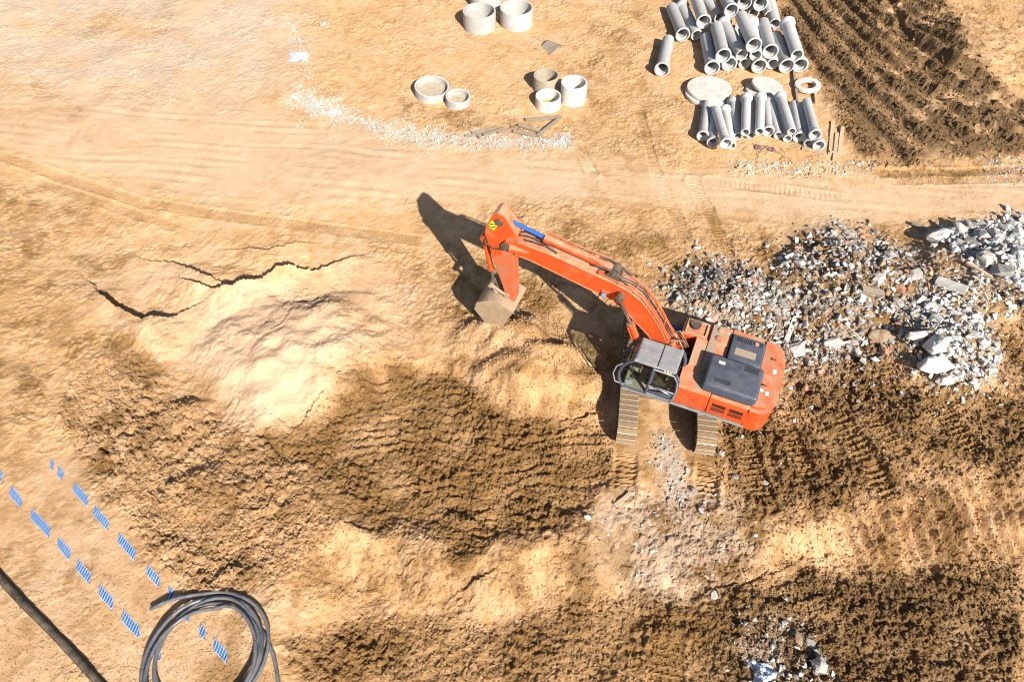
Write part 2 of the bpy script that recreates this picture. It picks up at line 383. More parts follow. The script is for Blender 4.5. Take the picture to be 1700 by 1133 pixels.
def ground_material():
    k = N('site_soil'); P = k.coords('Object')
    n1 = k.noise(P, .35, 5); n2 = k.noise(P, 2.3, 6, .65); n3 = k.noise(P, 14, 5, .7); n4 = k.noise(P, 38, 3, .6); n5 = k.noise(P, 7, 6, .75)
    rg = k.new('ShaderNodeTexNoise'); rg.noise_type = 'RIDGED_MULTIFRACTAL'; k.link(P, rg.inputs['Vector']); rg.inputs['Scale'].default_value = 2.4; rg.inputs['Detail'].default_value = 7; rg.inputs['Roughness'].default_value = .75
    rgo = k.ramp(rg.outputs[0], 0, 2.5)
    sand = k.mix(k.ramp(n1, .35, .65), (.57, .352, .182), (.63, .43, .262))
    sand = k.mix(k.ramp(n2, .35, .7), sand, (.50, .275, .110))
    pale = k.mix(k.ramp(n2, .3, .7), (.59, .415, .28), (.55, .37, .23))
    c = k.mix(k.math('MULTIPLY', k.attr('pale').outputs['Fac'], .95), sand, pale)
    grey = k.mix(k.ramp(n2, .3, .7), (.50, .44, .375), (.38, .325, .265))
    c = k.mix(k.math('MULTIPLY', k.attr('grey').outputs['Fac'], k.ramp(n2, .25, .6, .6, 1.0)), c, grey)
    dk = k.mix(k.ramp(n2, .3, .7), (.275, .142, .040), (.175, .090, .027))
    dk = k.mix(k.attr('wet').outputs['Fac'], dk, k.mix(k.ramp(n2, .3, .7), (.080, .048, .022), (.125, .078, .038)))
    da = k.math('MULTIPLY', k.attr('dark').outputs['Fac'], k.ramp(n3, .2, .75, 1.12, .78))
    c = k.mix(da, c, dk)
    c = k.mix(k.ramp(n3, .45, .8, 0, .28), c, k.mix(.5, c, (.62, .47, .30)))
    c = k.mix(k.ramp(n4, .5, .75, 0, .35), c, k.mix(.55, c, (.20, .13, .07)))
    c = k.mix(k.ramp(n5, .52, .72, 0, .38), c, k.mix(.5, c, (.30, .175, .07)))
    k.link(c, k.b.inputs['Base Color'])
    k.link(k.math('SUBTRACT', .97, k.math('MULTIPLY', k.attr('wet').outputs['Fac'], .25)), k.b.inputs['Roughness'])
    k.b.inputs['Specular IOR Level'].default_value = .18
    hgt = k.math('ADD', k.math('ADD', k.math('MULTIPLY', n3, .6), k.math('MULTIPLY', n4, .3)), k.math('ADD', k.math('MULTIPLY', n5, .7), k.math('MULTIPLY', rgo, .35)))
    k.bump(hgt, .085, 1.0)
    bn = [n for n in k.t.nodes if n.type == 'BUMP'][0]; k.link(k.ramp(k.attr('rough').outputs['Fac'], 0, .7, .12, .9), bn.inputs['Strength'])
    return k.m

def paint(name, c1, c2, scale=3.0, rough=.45, metal=0.0, dust=None, dust_amt=.35, bump=0.0, spec=.4, coord='Object', rnd=0.0, fine=25, splash=0.0):
    """a worn surface: two tones, fine speckle, dust that lies on what faces up"""
    k = N(name); P = k.coords(coord)
    n1 = k.noise(P, scale, 5, .6); n2 = k.noise(P, fine, 4, .65)
    c = k.mix(k.ramp(n1, .35, .68), c1, c2)
    c = k.mix(k.ramp(n2, .5, .8, 0, .35), c, tuple(v * .55 for v in c2))
    if rnd:
        oi = k.new('ShaderNodeObjectInfo')
        hs = k.new('ShaderNodeHueSaturation'); k.link(k.ramp(oi.outputs['Random'], 0, 1, 1 - rnd, 1 + rnd), hs.inputs['Value'])
        k.link(c, hs.inputs['Color']); c = hs.outputs[0]
    if splash:
        sp_ = k.noise(P, 1.7, 7, .72); c = k.mix(k.ramp(sp_, .54, .66, 0, splash), c, (.30, .17, .08)); c = k.mix(k.ramp(k.noise(P, 11, 5, .8), .6, .72, 0, splash), c, (.12, .07, .045))
    if dust:
        g = k.new('ShaderNodeNewGeometry'); sx = k.new('ShaderNodeSeparateXYZ'); k.link(g.outputs['Normal'], sx.inputs[0])
        f = k.math('MULTIPLY', k.ramp(sx.outputs[2], .25, .9), k.ramp(k.math('ADD', n1, k.math('MULTIPLY', n2, .4)), .45, .85, 0, 1))
        c = k.mix(k.math('MULTIPLY', f, dust_amt), c, dust)
    k.link(c, k.b.inputs['Base Color'])
    k.link(k.ramp(n1, .3, .7, rough * .8, min(1, rough * 1.25)), k.b.inputs['Roughness'])
    k.b.inputs['Metallic'].default_value = metal; k.b.inputs['Specular IOR Level'].default_value = spec
    if bump: k.bump(k.math('ADD', k.math('MULTIPLY', n1, .5), n2), bump)
    return k.m

def glass_material():
    k = N('cab_glass'); t = k.new('ShaderNodeBsdfTransparent'); t.inputs[0].default_value = (.70, .76, .71, 1)
    g = k.new('ShaderNodeBsdfGlossy'); g.inputs['Roughness'].default_value = .04
    fr = k.new('ShaderNodeLayerWeight'); fr.inputs[0].default_value = .5
    mx = k.new('ShaderNodeMixShader'); k.link(k.math('ADD', k.math('MULTIPLY', k.math('POWER', fr.outputs[1], 4.0), .5), .04), mx.inputs[0]); k.link(t.outputs[0], mx.inputs[1]); k.link(g.outputs[0], mx.inputs[2])
    k.link(mx.outputs[0], k.out.inputs[0]); return k.m

def tape_material():
    k = N('warning_tape'); uv = k.new('ShaderNodeUVMap'); sx = k.new('ShaderNodeSeparateXYZ'); k.link(uv.outputs[0], sx.inputs[0])
    u, v = sx.outputs[0], sx.outputs[1]
    st = k.math('FRACT', k.math('ADD', k.math('MULTIPLY', u, 11.0), k.math('MULTIPLY', v, 1.3)))
    rw = k.math('FRACT', k.math('MULTIPLY', v, 3.0))
    on_ = k.math('MULTIPLY', k.math('GREATER_THAN', st, .24), k.math('GREATER_THAN', rw, -1.0))
    edge = k.math('MULTIPLY', k.math('GREATER_THAN', v, .06), k.math('LESS_THAN', v, .94))
    c = k.mix(k.math('MULTIPLY', on_, edge), (.50, .52, .54), (.015, .14, .42))
    d = k.noise(k.coords('Object'), 9, 5, .7)
    c = k.mix(k.ramp(d, .58, .75, 0, .5), c, (.58, .42, .25))
    k.link(c, k.b.inputs['Base Color']); k.b.inputs['Roughness'].default_value = .55; return k.m

def chunk_material(name):
    """broken stone whose own colour is stored on each piece"""
    k = N(name); P = k.coords('Object'); n = k.noise(P, 9, 5, .65); n2 = k.noise(P, 45, 3, .6)
    c = k.attr('tint').outputs['Color']
    c = k.mix(k.ramp(n, .4, .75, 0, .45), c, k.mix(.6, c, (.42, .33, .23)))
    c = k.mix(k.ramp(n2, .5, .8, 0, .4), c, k.mix(.6, c, (.16, .13, .10)))
    k.link(c, k.b.inputs['Base Color']); k.b.inputs['Roughness'].default_value = .93; k.b.inputs['Specular IOR Level'].default_value = .15
    k.bump(n2, .01); return k.m

DUST = (.46, .33, .20)
M = {}
M['soil'] = ground_material()
M['orange'] = paint('orange_paint', (.60, .078, .013), (.48, .060, .013), 2.2, .5, 0, DUST, .75, spec=.35, splash=.6)
M['orange_faded'] = paint('faded_orange_paint', (.60, .155, .058), (.56, .20, .10), 3.0, .6, 0, DUST, .6, splash=.4)
M['orange_dusty'] = paint('dusty_orange_paint', (.52, .092, .022), (.38, .14, .07), 3.0, .7, 0, DUST, .95, fine=12, splash=.6)
M['rust'] = paint('worn_rusty_plate', (.60, .20, .07), (.42, .33, .24), 7.0, .65, 0, DUST, .5)
M['steel_grey'] = paint('slate_grey_paint', (.05, .066, .098), (.065, .08, .115), 3.0, .42, 0, DUST, .12, spec=.4)
M['cab_grey'] = paint('cab_grey_paint', (.20, .215, .24), (.26, .275, .30), 5.0, .5, 0, DUST, .25)
M['black'] = paint('black_rubber', (.018, .018, .02), (.03, .03, .032), 5, .6, 0, DUST, .25)
M['slot'] = paint('dark_slot', (.012, .012, .013), (.02, .02, .02), 5, .8)
M['grip'] = paint('gritty_walkway', (.34, .26, .17), (.22, .20, .18), 9, .95, 0, DUST, .5, bump=.01)
M['chrome'] = paint('chrome_rod', (.62, .63, .65), (.55, .56, .58), 3, .14, 1.0)
M['rod_sky_tint'] = paint('sky_tinted_rod', (.035, .16, .55), (.03, .13, .48), 3, .25, .25, spec=.6)  # chrome rod: blue reflection of the sky painted into its base colour
M['pin'] = paint('greasy_steel', (.22, .19, .15), (.12, .10, .08), 8, .5, .6, DUST, .4)
M['bucket'] = paint('dusty_bucket_steel', (.38, .275, .175), (.29, .205, .125), 4, .85, .1, (.46, .35, .24), .5, bump=.012)
M['shoe'] = paint('earthy_track_shoe', (.27, .165, .07), (.18, .115, .055), 6, .85, .1, DUST, .6, bump=.006)
M['shoe_edge'] = paint('worn_grouser_edge', (.50, .46, .41), (.34, .27, .19), 9, .5, .25)
M['chassis'] = paint('muddy_chassis', (.12, .085, .055), (.20, .14, .085), 5, .85, 0, DUST, .6)
M['white'] = paint('white_sticker', (.78, .78, .76), (.72, .72, .70), 6, .6)
M['yellow'] = paint('hazard_yellow', (.78, .62, .02), (.72, .55, .02), 6, .6)
M['blue_lamp'] = paint('blue_lamp_shell', (.10, .24, .42), (.16, .30, .46), 6, .4)
M['green'] = paint('green_cloth', (.03, .36, .22), (.05, .30, .20), 6, .8)
M['cab_floor'] = paint('dusty_cab_floor', (.44, .36, .27), (.33, .27, .21), 6, .9)
M['glass'] = glass_material()
M['concrete'] = paint('pale_concrete', (.46, .45, .425), (.38, .37, .345), 2.5, .9, 0, (.58, .48, .35), .22, bump=.006, spec=.2, rnd=.12, fine=9, splash=.22)
M['concrete_warm'] = paint('warm_concrete', (.38, .33, .25), (.33, .28, .21), 2.5, .9, 0, (.55, .42, .28), .3, bump=.006, spec=.2, fine=14)
M['concrete_white'] = paint('white_concrete', (.64, .615, .57), (.54, .505, .45), 3.5, .9, 0, (.55, .42, .28), .18, bump=.006, spec=.2, fine=18, splash=.2)
M['pipe'] = paint('blue_grey_concrete', (.46, .475, .49), (.40, .405, .405), 2.2, .88, 0, (.56, .45, .32), .30, bump=.004, spec=.2, rnd=.14, fine=9, splash=.2)
M['poly_pipe'] = paint('black_polyethylene', (.065, .075, .092), (.11, .122, .142), 4, .3, 0, (.36, .30, .24), .22, spec=.5)
M['main_pipe'] = paint('dirty_black_pipe', (.012, .012, .014), (.022, .022, .023), 4, .6, 0, (.52, .38, .24), .25, spec=.25)
M['tape'] = tape_material()
M['wood'] = paint('weathered_timber', (.50, .37, .23), (.40, .29, .18), 5, .9, 0, (.5, .38, .25), .4, bump=.006, rnd=.12)
M['wood_grey'] = paint('grey_timber', (.25, .205, .16), (.19, .155, .12), 5, .9, 0, (.5, .38, .25), .4, bump=.006, rnd=.15)
M['sheet'] = paint('bent_grey_sheet', (.26, .225, .18), (.20, .18, .155), 3, .75, .1, (.5, .38, .25), .4)
M['rag'] = paint('mauve_rag', (.22, .13, .14), (.16, .09, .10), 8, .95)
M['plastic'] = paint('pale_plastic_film', (.50, .56, .66), (.36, .42, .54), 6, .4, spec=.6)
M['wire'] = paint('thin_grey_wire', (.20, .17, .15), (.15, .13, .12), 8, .6)
M['rock_white'] = paint('pale_broken_concrete', (.55, .55, .545), (.45, .43, .40), 4, .93, 0, (.50, .38, .25), .35, bump=.02, spec=.15, rnd=.12)
M['rock_grey'] = paint('grey_broken_concrete', (.38, .37, .36), (.29, .275, .255), 4, .93, 0, (.46, .34, .22), .35, bump=.02, spec=.15, rnd=.15)
M['rock_brown'] = paint('brown_broken_slab', (.34, .245, .155), (.27, .19, .115), 4, .93, 0, (.46, .34, .22), .3, bump=.02, spec=.15, rnd=.12)
M['brick'] = paint('broken_red_brick', (.44, .20, .125), (.38, .185, .12), 5, .93, 0, (.46, .34, .22), .35, bump=.012, spec=.15, rnd=.15)
M['chunks'] = chunk_material('mixed_rubble')
M['puddle'] = paint('muddy_water', (.13, .105, .045), (.16, .125, .06), 2, .08, 0, spec=.6)
M['puddle_pale'] = paint('pale_silty_water', (.36, .29, .20), (.30, .235, .155), 2, .12, 0, spec=.5)

# ------------------------------------------------------------------ mesh helpers
def new_bm(): return bmesh.new()

def bx(bm, c, s, rot=None, mi=0):
    """box: centre, full size, optional 3x3 rotation"""
    r = bmesh.ops.create_cube(bm, size=1.0); vs_ = r['verts']
    mt = Matrix.Translation(Vector(c)) @ ((rot.to_4x4() if rot is not None else Matrix.Identity(4)) @ Matrix.Diagonal((*s, 1)))
    bmesh.ops.transform(bm, matrix=mt, verts=vs_)
    for f in {f for v in vs_ for f in v.link_faces}: f.material_index = mi
    return vs_

def prism(bm, prof, y0, y1, mi=0):
    """profile in x,z swept along y"""
    a = [bm.verts.new((p[0], y0, p[1])) for p in prof]; b = [bm.verts.new((p[0], y1, p[1])) for p in prof]
    n = len(prof); fs = [bm.faces.new(a), bm.faces.new(b[::-1])]
    for i in range(n): fs.append(bm.faces.new((a[i], b[i], b[(i + 1) % n], a[(i + 1) % n])))
    for f in fs: f.material_index = mi
    bmesh.ops.recalc_face_normals(bm, faces=fs); return a + b

def slabp(bm, plan, z0, z1, mi=0):
    """plan outline in x,y raised from z0 to z1"""
    a = [bm.verts.new((p[0], p[1], z0)) for p in plan]; b = [bm.verts.new((p[0], p[1], z1)) for p in plan]
    n = len(plan); fs = [bm.faces.new(a), bm.faces.new(b[::-1])]
    for i in range(n): fs.append(bm.faces.new((a[i], b[i], b[(i + 1) % n], a[(i + 1) % n])))
    for f in fs: f.material_index = mi
    bmesh.ops.recalc_face_normals(bm, faces=fs); return a + b

def frame_of(d):
    d = Vector(d).normalized(); up = Vector((0, 0, 1)) if abs(d.z) < .95 else Vector((1, 0, 0))
    s = d.cross(up).normalized(); return s, s.cross(d).normalized()

def tube(bm, pts, rad, n=10, mi=0, caps=True):
    """round bar through points; rad is one number or one per point"""
    pts = [Vector(p) for p in pts]; rs = rad if isinstance(rad, (list, tuple)) else [rad] * len(pts)
    rings = []; s = None
    for i, p in enumerate(pts):
        d = (pts[min(i + 1, len(pts) - 1)] - pts[max(i - 1, 0)]).normalized()
        if s is None: s, u = frame_of(d)
        else:
            s = (s - d * s.dot(d)).normalized(); u = s.cross(d)
        rings.append([bm.verts.new(p + (s * math.cos(2 * math.pi * k / n) + u * math.sin(2 * math.pi * k / n)) * rs[i]) for k in range(n)])
    fs = []
    for a, b in zip(rings, rings[1:]):
        for k in range(n): fs.append(bm.faces.new((a[k], a[(k + 1) % n], b[(k + 1) % n], b[k])))
    if caps: fs += [bm.faces.new(rings[0][::-1]), bm.faces.new(rings[-1])]
    for f in fs: f.material_index = mi
    bmesh.ops.recalc_face_normals(bm, faces=fs)

def lathe(bm, prof, n=40, mi=0):
    """closed profile of (radius, z) turned about z"""
    rings = [[bm.verts.new((r * math.cos(2 * math.pi * k / n), r * math.sin(2 * math.pi * k / n), z)) for k in range(n)] for r, z in prof]
    fs = []
    for a, b in zip(rings, rings[1:] + rings[:1]):
        for k in range(n): fs.append(bm.faces.new((a[k], a[(k + 1) % n], b[(k + 1) % n], b[k])))
    for f in fs: f.material_index = mi
    bmesh.ops.recalc_face_normals(bm, faces=fs)

def obj(name, bm, mats, parent=None, smooth=None, bevel=0.0):
    me = bpy.data.meshes.new(name); bm.to_mesh(me); bm.free()
    for m in (mats if isinstance(mats, (list, tuple)) else [mats]): me.materials.append(M[m])
    if smooth is not None:
        for p in me.polygons: p.use_smooth = True
        me.set_sharp_from_angle(angle=R(smooth))
    o = bpy.data.objects.new(name, me); COL.objects.link(o)
    if parent is not None: o.parent = parent
    if bevel:
        b = o.modifiers.new('edge', 'BEVEL'); b.width = bevel; b.segments = 2; b.limit_method = 'ANGLE'; b.angle_limit = R(40)
    return o

def tag(o, label, cat, group=None):
    o['label'] = label; o['category'] = cat
    if group: o['group'] = group
    return o

def thing(name, label, cat, loc=(0, 0, 0), rz=0.0, group=None):
    o = bpy.data.objects.new(name, None); COL.objects.link(o); o.location = loc; o.rotation_euler = (0, 0, rz)
    o.empty_display_size = .2
    return tag(o, label, cat, group)

def again(src, parent, loc, rot, name=None):
    o = src.copy(); COL.objects.link(o); o.parent = parent; o.location = loc; o.rotation_euler = rot
    return o
build_ground(M['soil'])
# ------------------------------------------------------------------ the excavator (x forward, y left, z up)
HEAD = math.atan2(.39, -.92)
TRK = math.atan2(TRACK_DIR[1], TRACK_DIR[0]) - HEAD
EX = thing('excavator', 'orange crawler excavator with its boom reaching over the sand heap', 'excavator', (MACHINE[0], MACHINE[1], 0), HEAD)

def excavator():
    # --- crawler tracks
    AX, RAD, ZC, HALF = 2.0, .40, .45, .60
    per = 4 * AX + 2 * math.pi * RAD; ns = 56
    def path(s):
        s %= per
        if s < 2 * AX: return Vector((-AX + s, 0, ZC + RAD)), 0.0
        s -= 2 * AX
        if s < math.pi * RAD:
            a = s / RAD; return Vector((AX + RAD * math.sin(a), 0, ZC + RAD * math.cos(a))), a
        s -= math.pi * RAD
        if s < 2 * AX: return Vector((AX - s, 0, ZC - RAD)), math.pi
        s -= 2 * AX; a = s / RAD
        return Vector((-AX - RAD * math.sin(a), 0, ZC - RAD * math.cos(a))), math.pi + a
    proto = None
    crot = Matrix.Rotation(TRK, 3, 'Z')
    for side in (1, -1):
        b = new_bm()
        outer = [path(per * i / 48)[0] for i in range(48)]
        prism(b, [(p.x, p.z) for p in outer], -.10, .10)
        tr = obj('track', b, 'chassis', EX)
        tr.location = crot @ Vector((-.2, side * 1.165, 0)); tr.rotation_euler = (0, 0, TRK)
        tr['label'] = 'left crawler track' if side == 1 else 'right crawler track'
        if proto is None:
            b = new_bm(); bx(b, (0, 0, .005), (.178, .575, .022))
            for xx, ww, mm in ((-.066, .024, 1), (.0, .012, 0), (.060, .012, 0)): bx(b, (xx, 0, .03), (ww, .573, .034), mi=mm)
            for yy in (-.17, .17): bx(b, (.03, yy, .0175), (.03, .05, .006))
            proto = obj('track_shoe', b, ['shoe', 'shoe_edge'], tr); first = True
        for i in range(ns):
            p, a = path(per * (i + .5) / ns)
            if i == 0 and side == 1: o = proto; o.location = p; o.rotation_euler = (0, a, 0)
            else: again(proto, tr, p, (0, a, 0))
        for sx, nm in ((1, 'idler_wheel'), (-1, 'drive_sprocket')):
            b = new_bm(); tube(b, [(sx * AX, -.16, ZC), (sx * AX, .16, ZC)], .33, 20); tube(b, [(sx * AX, -.24, ZC), (sx * AX, .24, ZC)], .14, 14)
            obj(nm, b, 'chassis', tr, 40)
        b = new_bm()
        prism(b, [(-1.8, .25), (1.8, .25), (1.9, .45), (1.7, .66), (-1.7, .66), (-1.9, .45)], -.19, .19); obj('side_frame', b, 'chassis', tr, bevel=.02)
        for rx in (-1.5, -.9, -.3, .3, .9, 1.5):
            b = new_bm(); tube(b, [(rx, -.22, .17), (rx, .22, .17)], .10, 12); obj('track_roller', b, 'chassis', tr, 40)
    b = new_bm()
    bx(b, (0, 0, .56), (1.3, 2.0, .28), crot)
    for sx in (-1, 1): bx(b, crot @ Vector((sx * .8, 0, .5)), (.34, 2.0, .22), crot)
    tube(b, [(0, 0, .7), (0, 0, .98)], .62, 28)
    obj('center_frame', b, 'chassis', EX, 40, bevel=.02)

    # --- upper works
    b = new_bm()
    slabp(b, [(1.15, .52), (1.15, 1.36), (-2.5, 1.36), (-2.5, -1.36), (.05, -1.36), (.05, -.62), (.55, -.5), (.55, .45)], .95, 1.12)
    obj('turntable_deck', b, 'chassis', EX, bevel=.015)
    b = new_bm(); slabp(b, [(1.12, 1.37), (1.12, 1.43), (-2.56, 1.395), (-2.56, 1.37)], 1.02, 1.10); obj('side_step', b, 'cab_grey', EX, bevel=.008)
    def rounded(x0, x1, y0, y1, z0, z1, mat, name, r=.06, parent=EX):
        b = new_bm(); bx(b, ((x0 + x1) / 2, (y0 + y1) / 2, (z0 + z1) / 2), (x1 - x0, y1 - y0, z1 - z0))
        bmesh.ops.bevel(b, geom=[e for e in b.edges], offset=r, segments=3, profile=.5, affect='EDGES')
        return obj(name, b, mat, parent, 40)
    # left side doors with louvres
    for x0, x1, lv in ((-1.39, -.42, 0), (-2.53, -1.41, 1)):
        b = new_bm(); prof = [(0.70, 1.12), (1.355, 1.12), (1.375, 1.3), (1.365, 1.72), (1.32, 1.86), (1.24, 1.93), (.70, 1.93)]
        vs_ = prism(b, prof, x0, x1)
        for v in vs_: v.co = Vector((v.co.y, v.co.x, v.co.z))
        bmesh.ops.recalc_face_normals(b, faces=b.faces[:])
        d = obj('side_door', b, 'orange', EX, 25, bevel=.012)
        if lv:
            for gx0, gx1, gz in ((-1.92, -1.52, 1.62), (-2.42, -2.02, 1.62), (-1.92, -1.52, 1.42), (-2.42, -2.02, 1.42)):
                b = new_bm(); n = 13
                for i in range(n):
                    bx(b, (gx0 + (gx1 - gx0) * (i + .5) / n, 1.371, gz), (.016, .014, .15))
                g = obj('louvre', b, 'slot', d)
            b = new_bm()
            for r_ in range(4):
                for q0, q1 in ((-1.75, -1.42), (-2.1, -1.79), (-2.46, -2.13)):
                    bx(b, ((q0 + q1) / 2, 1.225 + .001 - r_ * .036, 1.934), (q1 - q0, .014, .012))
            obj('deck_grille', b, 'slot', d)
        else:
            b = new_bm(); tube(b, [(-.98, 1.36, 1.52), (-.98, 1.385, 1.52)], .025, 10); obj('latch', b, 'black', d)
    # top deck: faded sheet, rusty strip, gritty walkway
    b = new_bm(); slabp(b, [(-.40, .49), (-.40, .695), (-1.5, .695), (-1.5, -.60), (-.88, -.60), (-.52, -.60), (-.52, .49)], 1.3, 1.925)
    dk = obj('top_deck', b, 'orange_faded', EX, bevel=.012)
    b = new_bm(); bx(b, (-.72, .98, 1.945), (.62, .56, .02)); obj('deck_sheet', b, 'orange_faded', dk, bevel=.006)
    b = new_bm(); bx(b, (-.69, -.08, 1.945), (.33, 1.06, .03)); obj('rusty_plate', b, 'rust', dk, bevel=.006)
    b = new_bm(); bx(b, (-1.02, .0, 1.94), (.25, 1.18, .028)); bx(b, (-1.02, .92, 1.951), (.25, .62, .012)); obj('walkway_pad', b, 'grip', dk, bevel=.004)
    # boom well behind the cab
    b = new_bm(); bx(b, (.05, -.02, 1.14), (1.1, .9, .04)); bx(b, (-.50, -.05, 1.5), (.04, 1.0, .8)); obj('boom_well', b, 'slot', EX)
    for sy in (-1, 1):
        b = new_bm(); prism(b, [(-.35, 1.1), (.75, 1.1), (.35, 1.75), (.2, 2.16), (.0, 2.2), (-.3, 1.8)], sy * .33 - .03, sy * .33 + .03); obj('boom_bracket', b, 'orange', EX, bevel=.012)
    # tool box with raised rim, fuel tank with caps
    tb = rounded(-.87, -.04, -1.355, -.66, 1.12, 1.88, 'orange', 'tool_box', .04)
    b = new_bm()
    for (c, s) in (((-.45, -1.28, 1.905), (.66, .05, .05)), ((-.45, -.76, 1.905), (.66, .05, .05)), ((-.14, -1.02, 1.905), (.05, .57, .05)), ((-.76, -1.02, 1.905), (.05, .57, .05))): bx(b, c, s)
    obj('box_rim', b, 'rust', tb, bevel=.015)
    b = new_bm(); tube(b, [(-.36, -1.10, 1.88), (-.36, -1.10, 1.97)], [.17, .14], 14); bx(b, (-.36, -1.18, 1.93), (.36, .12, .06)); obj('work_lamp_mount', b, 'black', tb, 40)
    ft = rounded(-1.505, -.885, -1.355, -.60, 1.12, 1.955, 'orange_faded', 'fuel_tank', .04)
    b = new_bm(); bx(b, (-1.09, -.98, 1.962), (.36, .66, .016)); obj('grip_pad', b, 'grip', ft)
    for yy, mt in ((-1.13, 'rust'), (-.80, 'orange')):
        b = new_bm(); tube(b, [(-1.16, yy, 1.95), (-1.16, yy, 2.0)], .10, 20); tube(b, [(-1.16, yy, 2.0), (-1.16, yy, 2.012)], .075, 20); obj('tank_cap', b, mt, ft, 40)
    b = new_bm(); bx(b, (-1.40, -1.12, 1.966), (.10, .035, .01)); obj('sticker', b, 'white', ft)
    b = new_bm(); bx(b, (-2.02, -1.24, 1.55), (1.02, .23, .84)); obj('right_side_panel', b, 'orange', EX, bevel=.03)
    sb = rounded(-.02, .46, -1.30, -.68, 1.12, 1.42, 'steel_grey', 'step_box', .03)
    b = new_bm(); bx(b, (.22, -1.0, 1.428), (.05, .3, .02)); obj('step_grip', b, 'shoe_edge', sb)
    # engine covers
    sc = rounded(-2.52, -1.53, -1.10, -.10, 1.8, 2.08, 'steel_grey', 'pump_cover', .05)
    b = new_bm()
    for i in range(9): bx(b, (-1.68 - i * .052, -.93, 2.081), (.022, .17, .012))
    for i in range(2): bx(b, (-2.36 - i * .06, -.93, 2.081), (.022, .17, .012))
    obj('cover_vent', b, 'slot', sc)
    b = new_bm(); bx(b, (-2.0, -.45, 2.083), (.62, .26, .012)); obj('mesh_panel', b, 'grip', sc)
    b = new_bm(); tube(b, [(-2.25, -.92, 2.0), (-2.25, -.92, 2.12)], .06, 12); obj('exhaust', b, 'rust', sc, 40)
    b = new_bm(); bx(b, (-1.84, .645, 2.1), (1.56, 1.17, .42))
    bmesh.ops.bevel(b, geom=b.edges[:], offset=.10, segments=4, profile=.5, affect='EDGES')
    hood = obj('engine_hood', b, 'steel_grey', EX, 35)
    b = new_bm()
    for yy in (.86, .42): bx(b, (-1.86, yy, 2.312), (1.25, .018, .014))
    obj('hood_ridge', b, 'steel_grey', hood, bevel=.004)
    b = new_bm()
    for i in range(10): bx(b, (-2.08 - i * .042, .27, 2.311), (.017, .19, .012))
    for i in range(11): bx(b, (-1.36 - i * .042, .98, 2.311), (.017, .15, .012))
    obj('hood_vent', b, 'slot', hood)
    b = new_bm(); bx(b, (-1.42, .33, 2.312), (.18, .10, .006)); obj('sticker', b, 'white', hood)
    # counterweight
    plan = [(-2.53, -1.36), (-2.53, 1.37), (-2.74, 1.36)]
    for k in range(15):
        a = math.pi * (.5 - k / 14.0); plan.append((-2.62 - .60 * math.cos(a) ** .75 if math.cos(a) > 1e-6 else -2.62, 1.36 * math.sin(a)))
    pl = [(-2.53, -1.36), (-2.53, 1.37)]
    for k in range(17):
        a = math.pi * (.5 - k / 16.0); ca, sa = max(0, math.cos(a)), math.sin(a)
        pl.append((-2.60 - .62 * ca ** .6, 1.37 * math.copysign(abs(sa) ** .62, sa)))
    b = new_bm(); slabp(b, pl[1:] + pl[:1], 1.0, 2.02)
    bmesh.ops.remove_doubles(b, verts=b.verts[:], dist=.004)
    bmesh.ops.bevel(b, geom=[e for e in b.edges if e.verts[0].co.z > 2 and e.verts[1].co.z > 2 and min(e.verts[0].co.x, e.verts[1].co.x) < -2.55], offset=.13, segments=4, affect='EDGES')
    cw = obj('counterweight', b, 'orange', EX, 35)
    for (x_, y_, sx, sy) in ((-2.93, -.18, .10, .16), (-2.70, .62, .10, .10), (-2.86, .68, .10, .14)):
        b = new_bm(); bx(b, (x_, y_, 2.023), (sx, sy, .004)); obj('sticker', b, 'white', cw)
    for (x_, y_) in ((-2.82, -.62), (-2.72, .42)):
        b = new_bm(); bx(b, (x_, y_, 2.02), (.16, .035, .012)); tube(b, [(x_ + .05, y_, 2.0), (x_ + .05, y_, 2.03)], .04, 10); obj('lifting_lug', b, 'slot', cw)

    # --- cab
    cab = bpy.data.objects.new('cab', None); COL.objects.link(cab); cab.parent = EX
    Y0, Y1 = .52, 1.45
    def strip(name, prof, w, mat, ys):
        for yy in ys:
            b = new_bm(); tube(b, [(p[0], yy, p[1]) for p in prof], w, 8); obj(name, b, mat, cab, 50)
    front = [(1.14, 1.15), (1.27, 1.45), (1.30, 1.75), (1.24, 2.08), (1.10, 2.36), (.92, 2.53)]
    rear = [(-.34, 1.15), (-.42, 1.4), (-.44, 1.8), (-.40, 2.25), (-.28, 2.5)]
    strip('front_pillar', front, .045, 'steel_grey', (Y0 + .04, Y1 - .04))
    strip('rear_pillar', rear, .055, 'steel_grey', (Y0 + .04, Y1 - .04))
    strip('middle_pillar', [(.40, 1.15), (.36, 1.8), (.34, 2.52)], .05, 'steel_grey', (Y1 - .035,))
    b = new_bm(); slabp(b, [(1.14, Y0), (1.14, Y1), (-.36, Y1), (-.36, Y0)], 1.12, 1.20); obj('cab_sill', b, 'steel_grey', cab, bevel=.02)
    b = new_bm(); bx(b, (.40, .985, 1.215), (1.4, .84, .03)); obj('cab_floor', b, 'cab_floor', cab)
    b = new_bm(); bx(b, (.33, .985, 2.555), (1.26, .92, .09))
    bmesh.ops.bevel(b, geom=b.edges[:], offset=.035, segments=3, affect='EDGES')
    roof = obj('cab_roof', b, 'cab_grey', cab, 35)
    b = new_bm()
    for x0, x1 in ((-.24, .25), (.285, .90)):
        bx(b, ((x0 + x1) / 2, .985, 2.607), (x1 - x0, .80, .02))
        for q in range(5): bx(b, ((x0 + x1) / 2, .70 + q * .14, 2.62), ((x1 - x0) * .82, .03, .012))
    obj('roof_panel', b, 'cab_grey', cab, bevel=.006)
    b = new_bm(); bx(b, (.267, .985, 2.602), (.03, .86, .012)); obj('roof_seam', b, 'slot', cab)
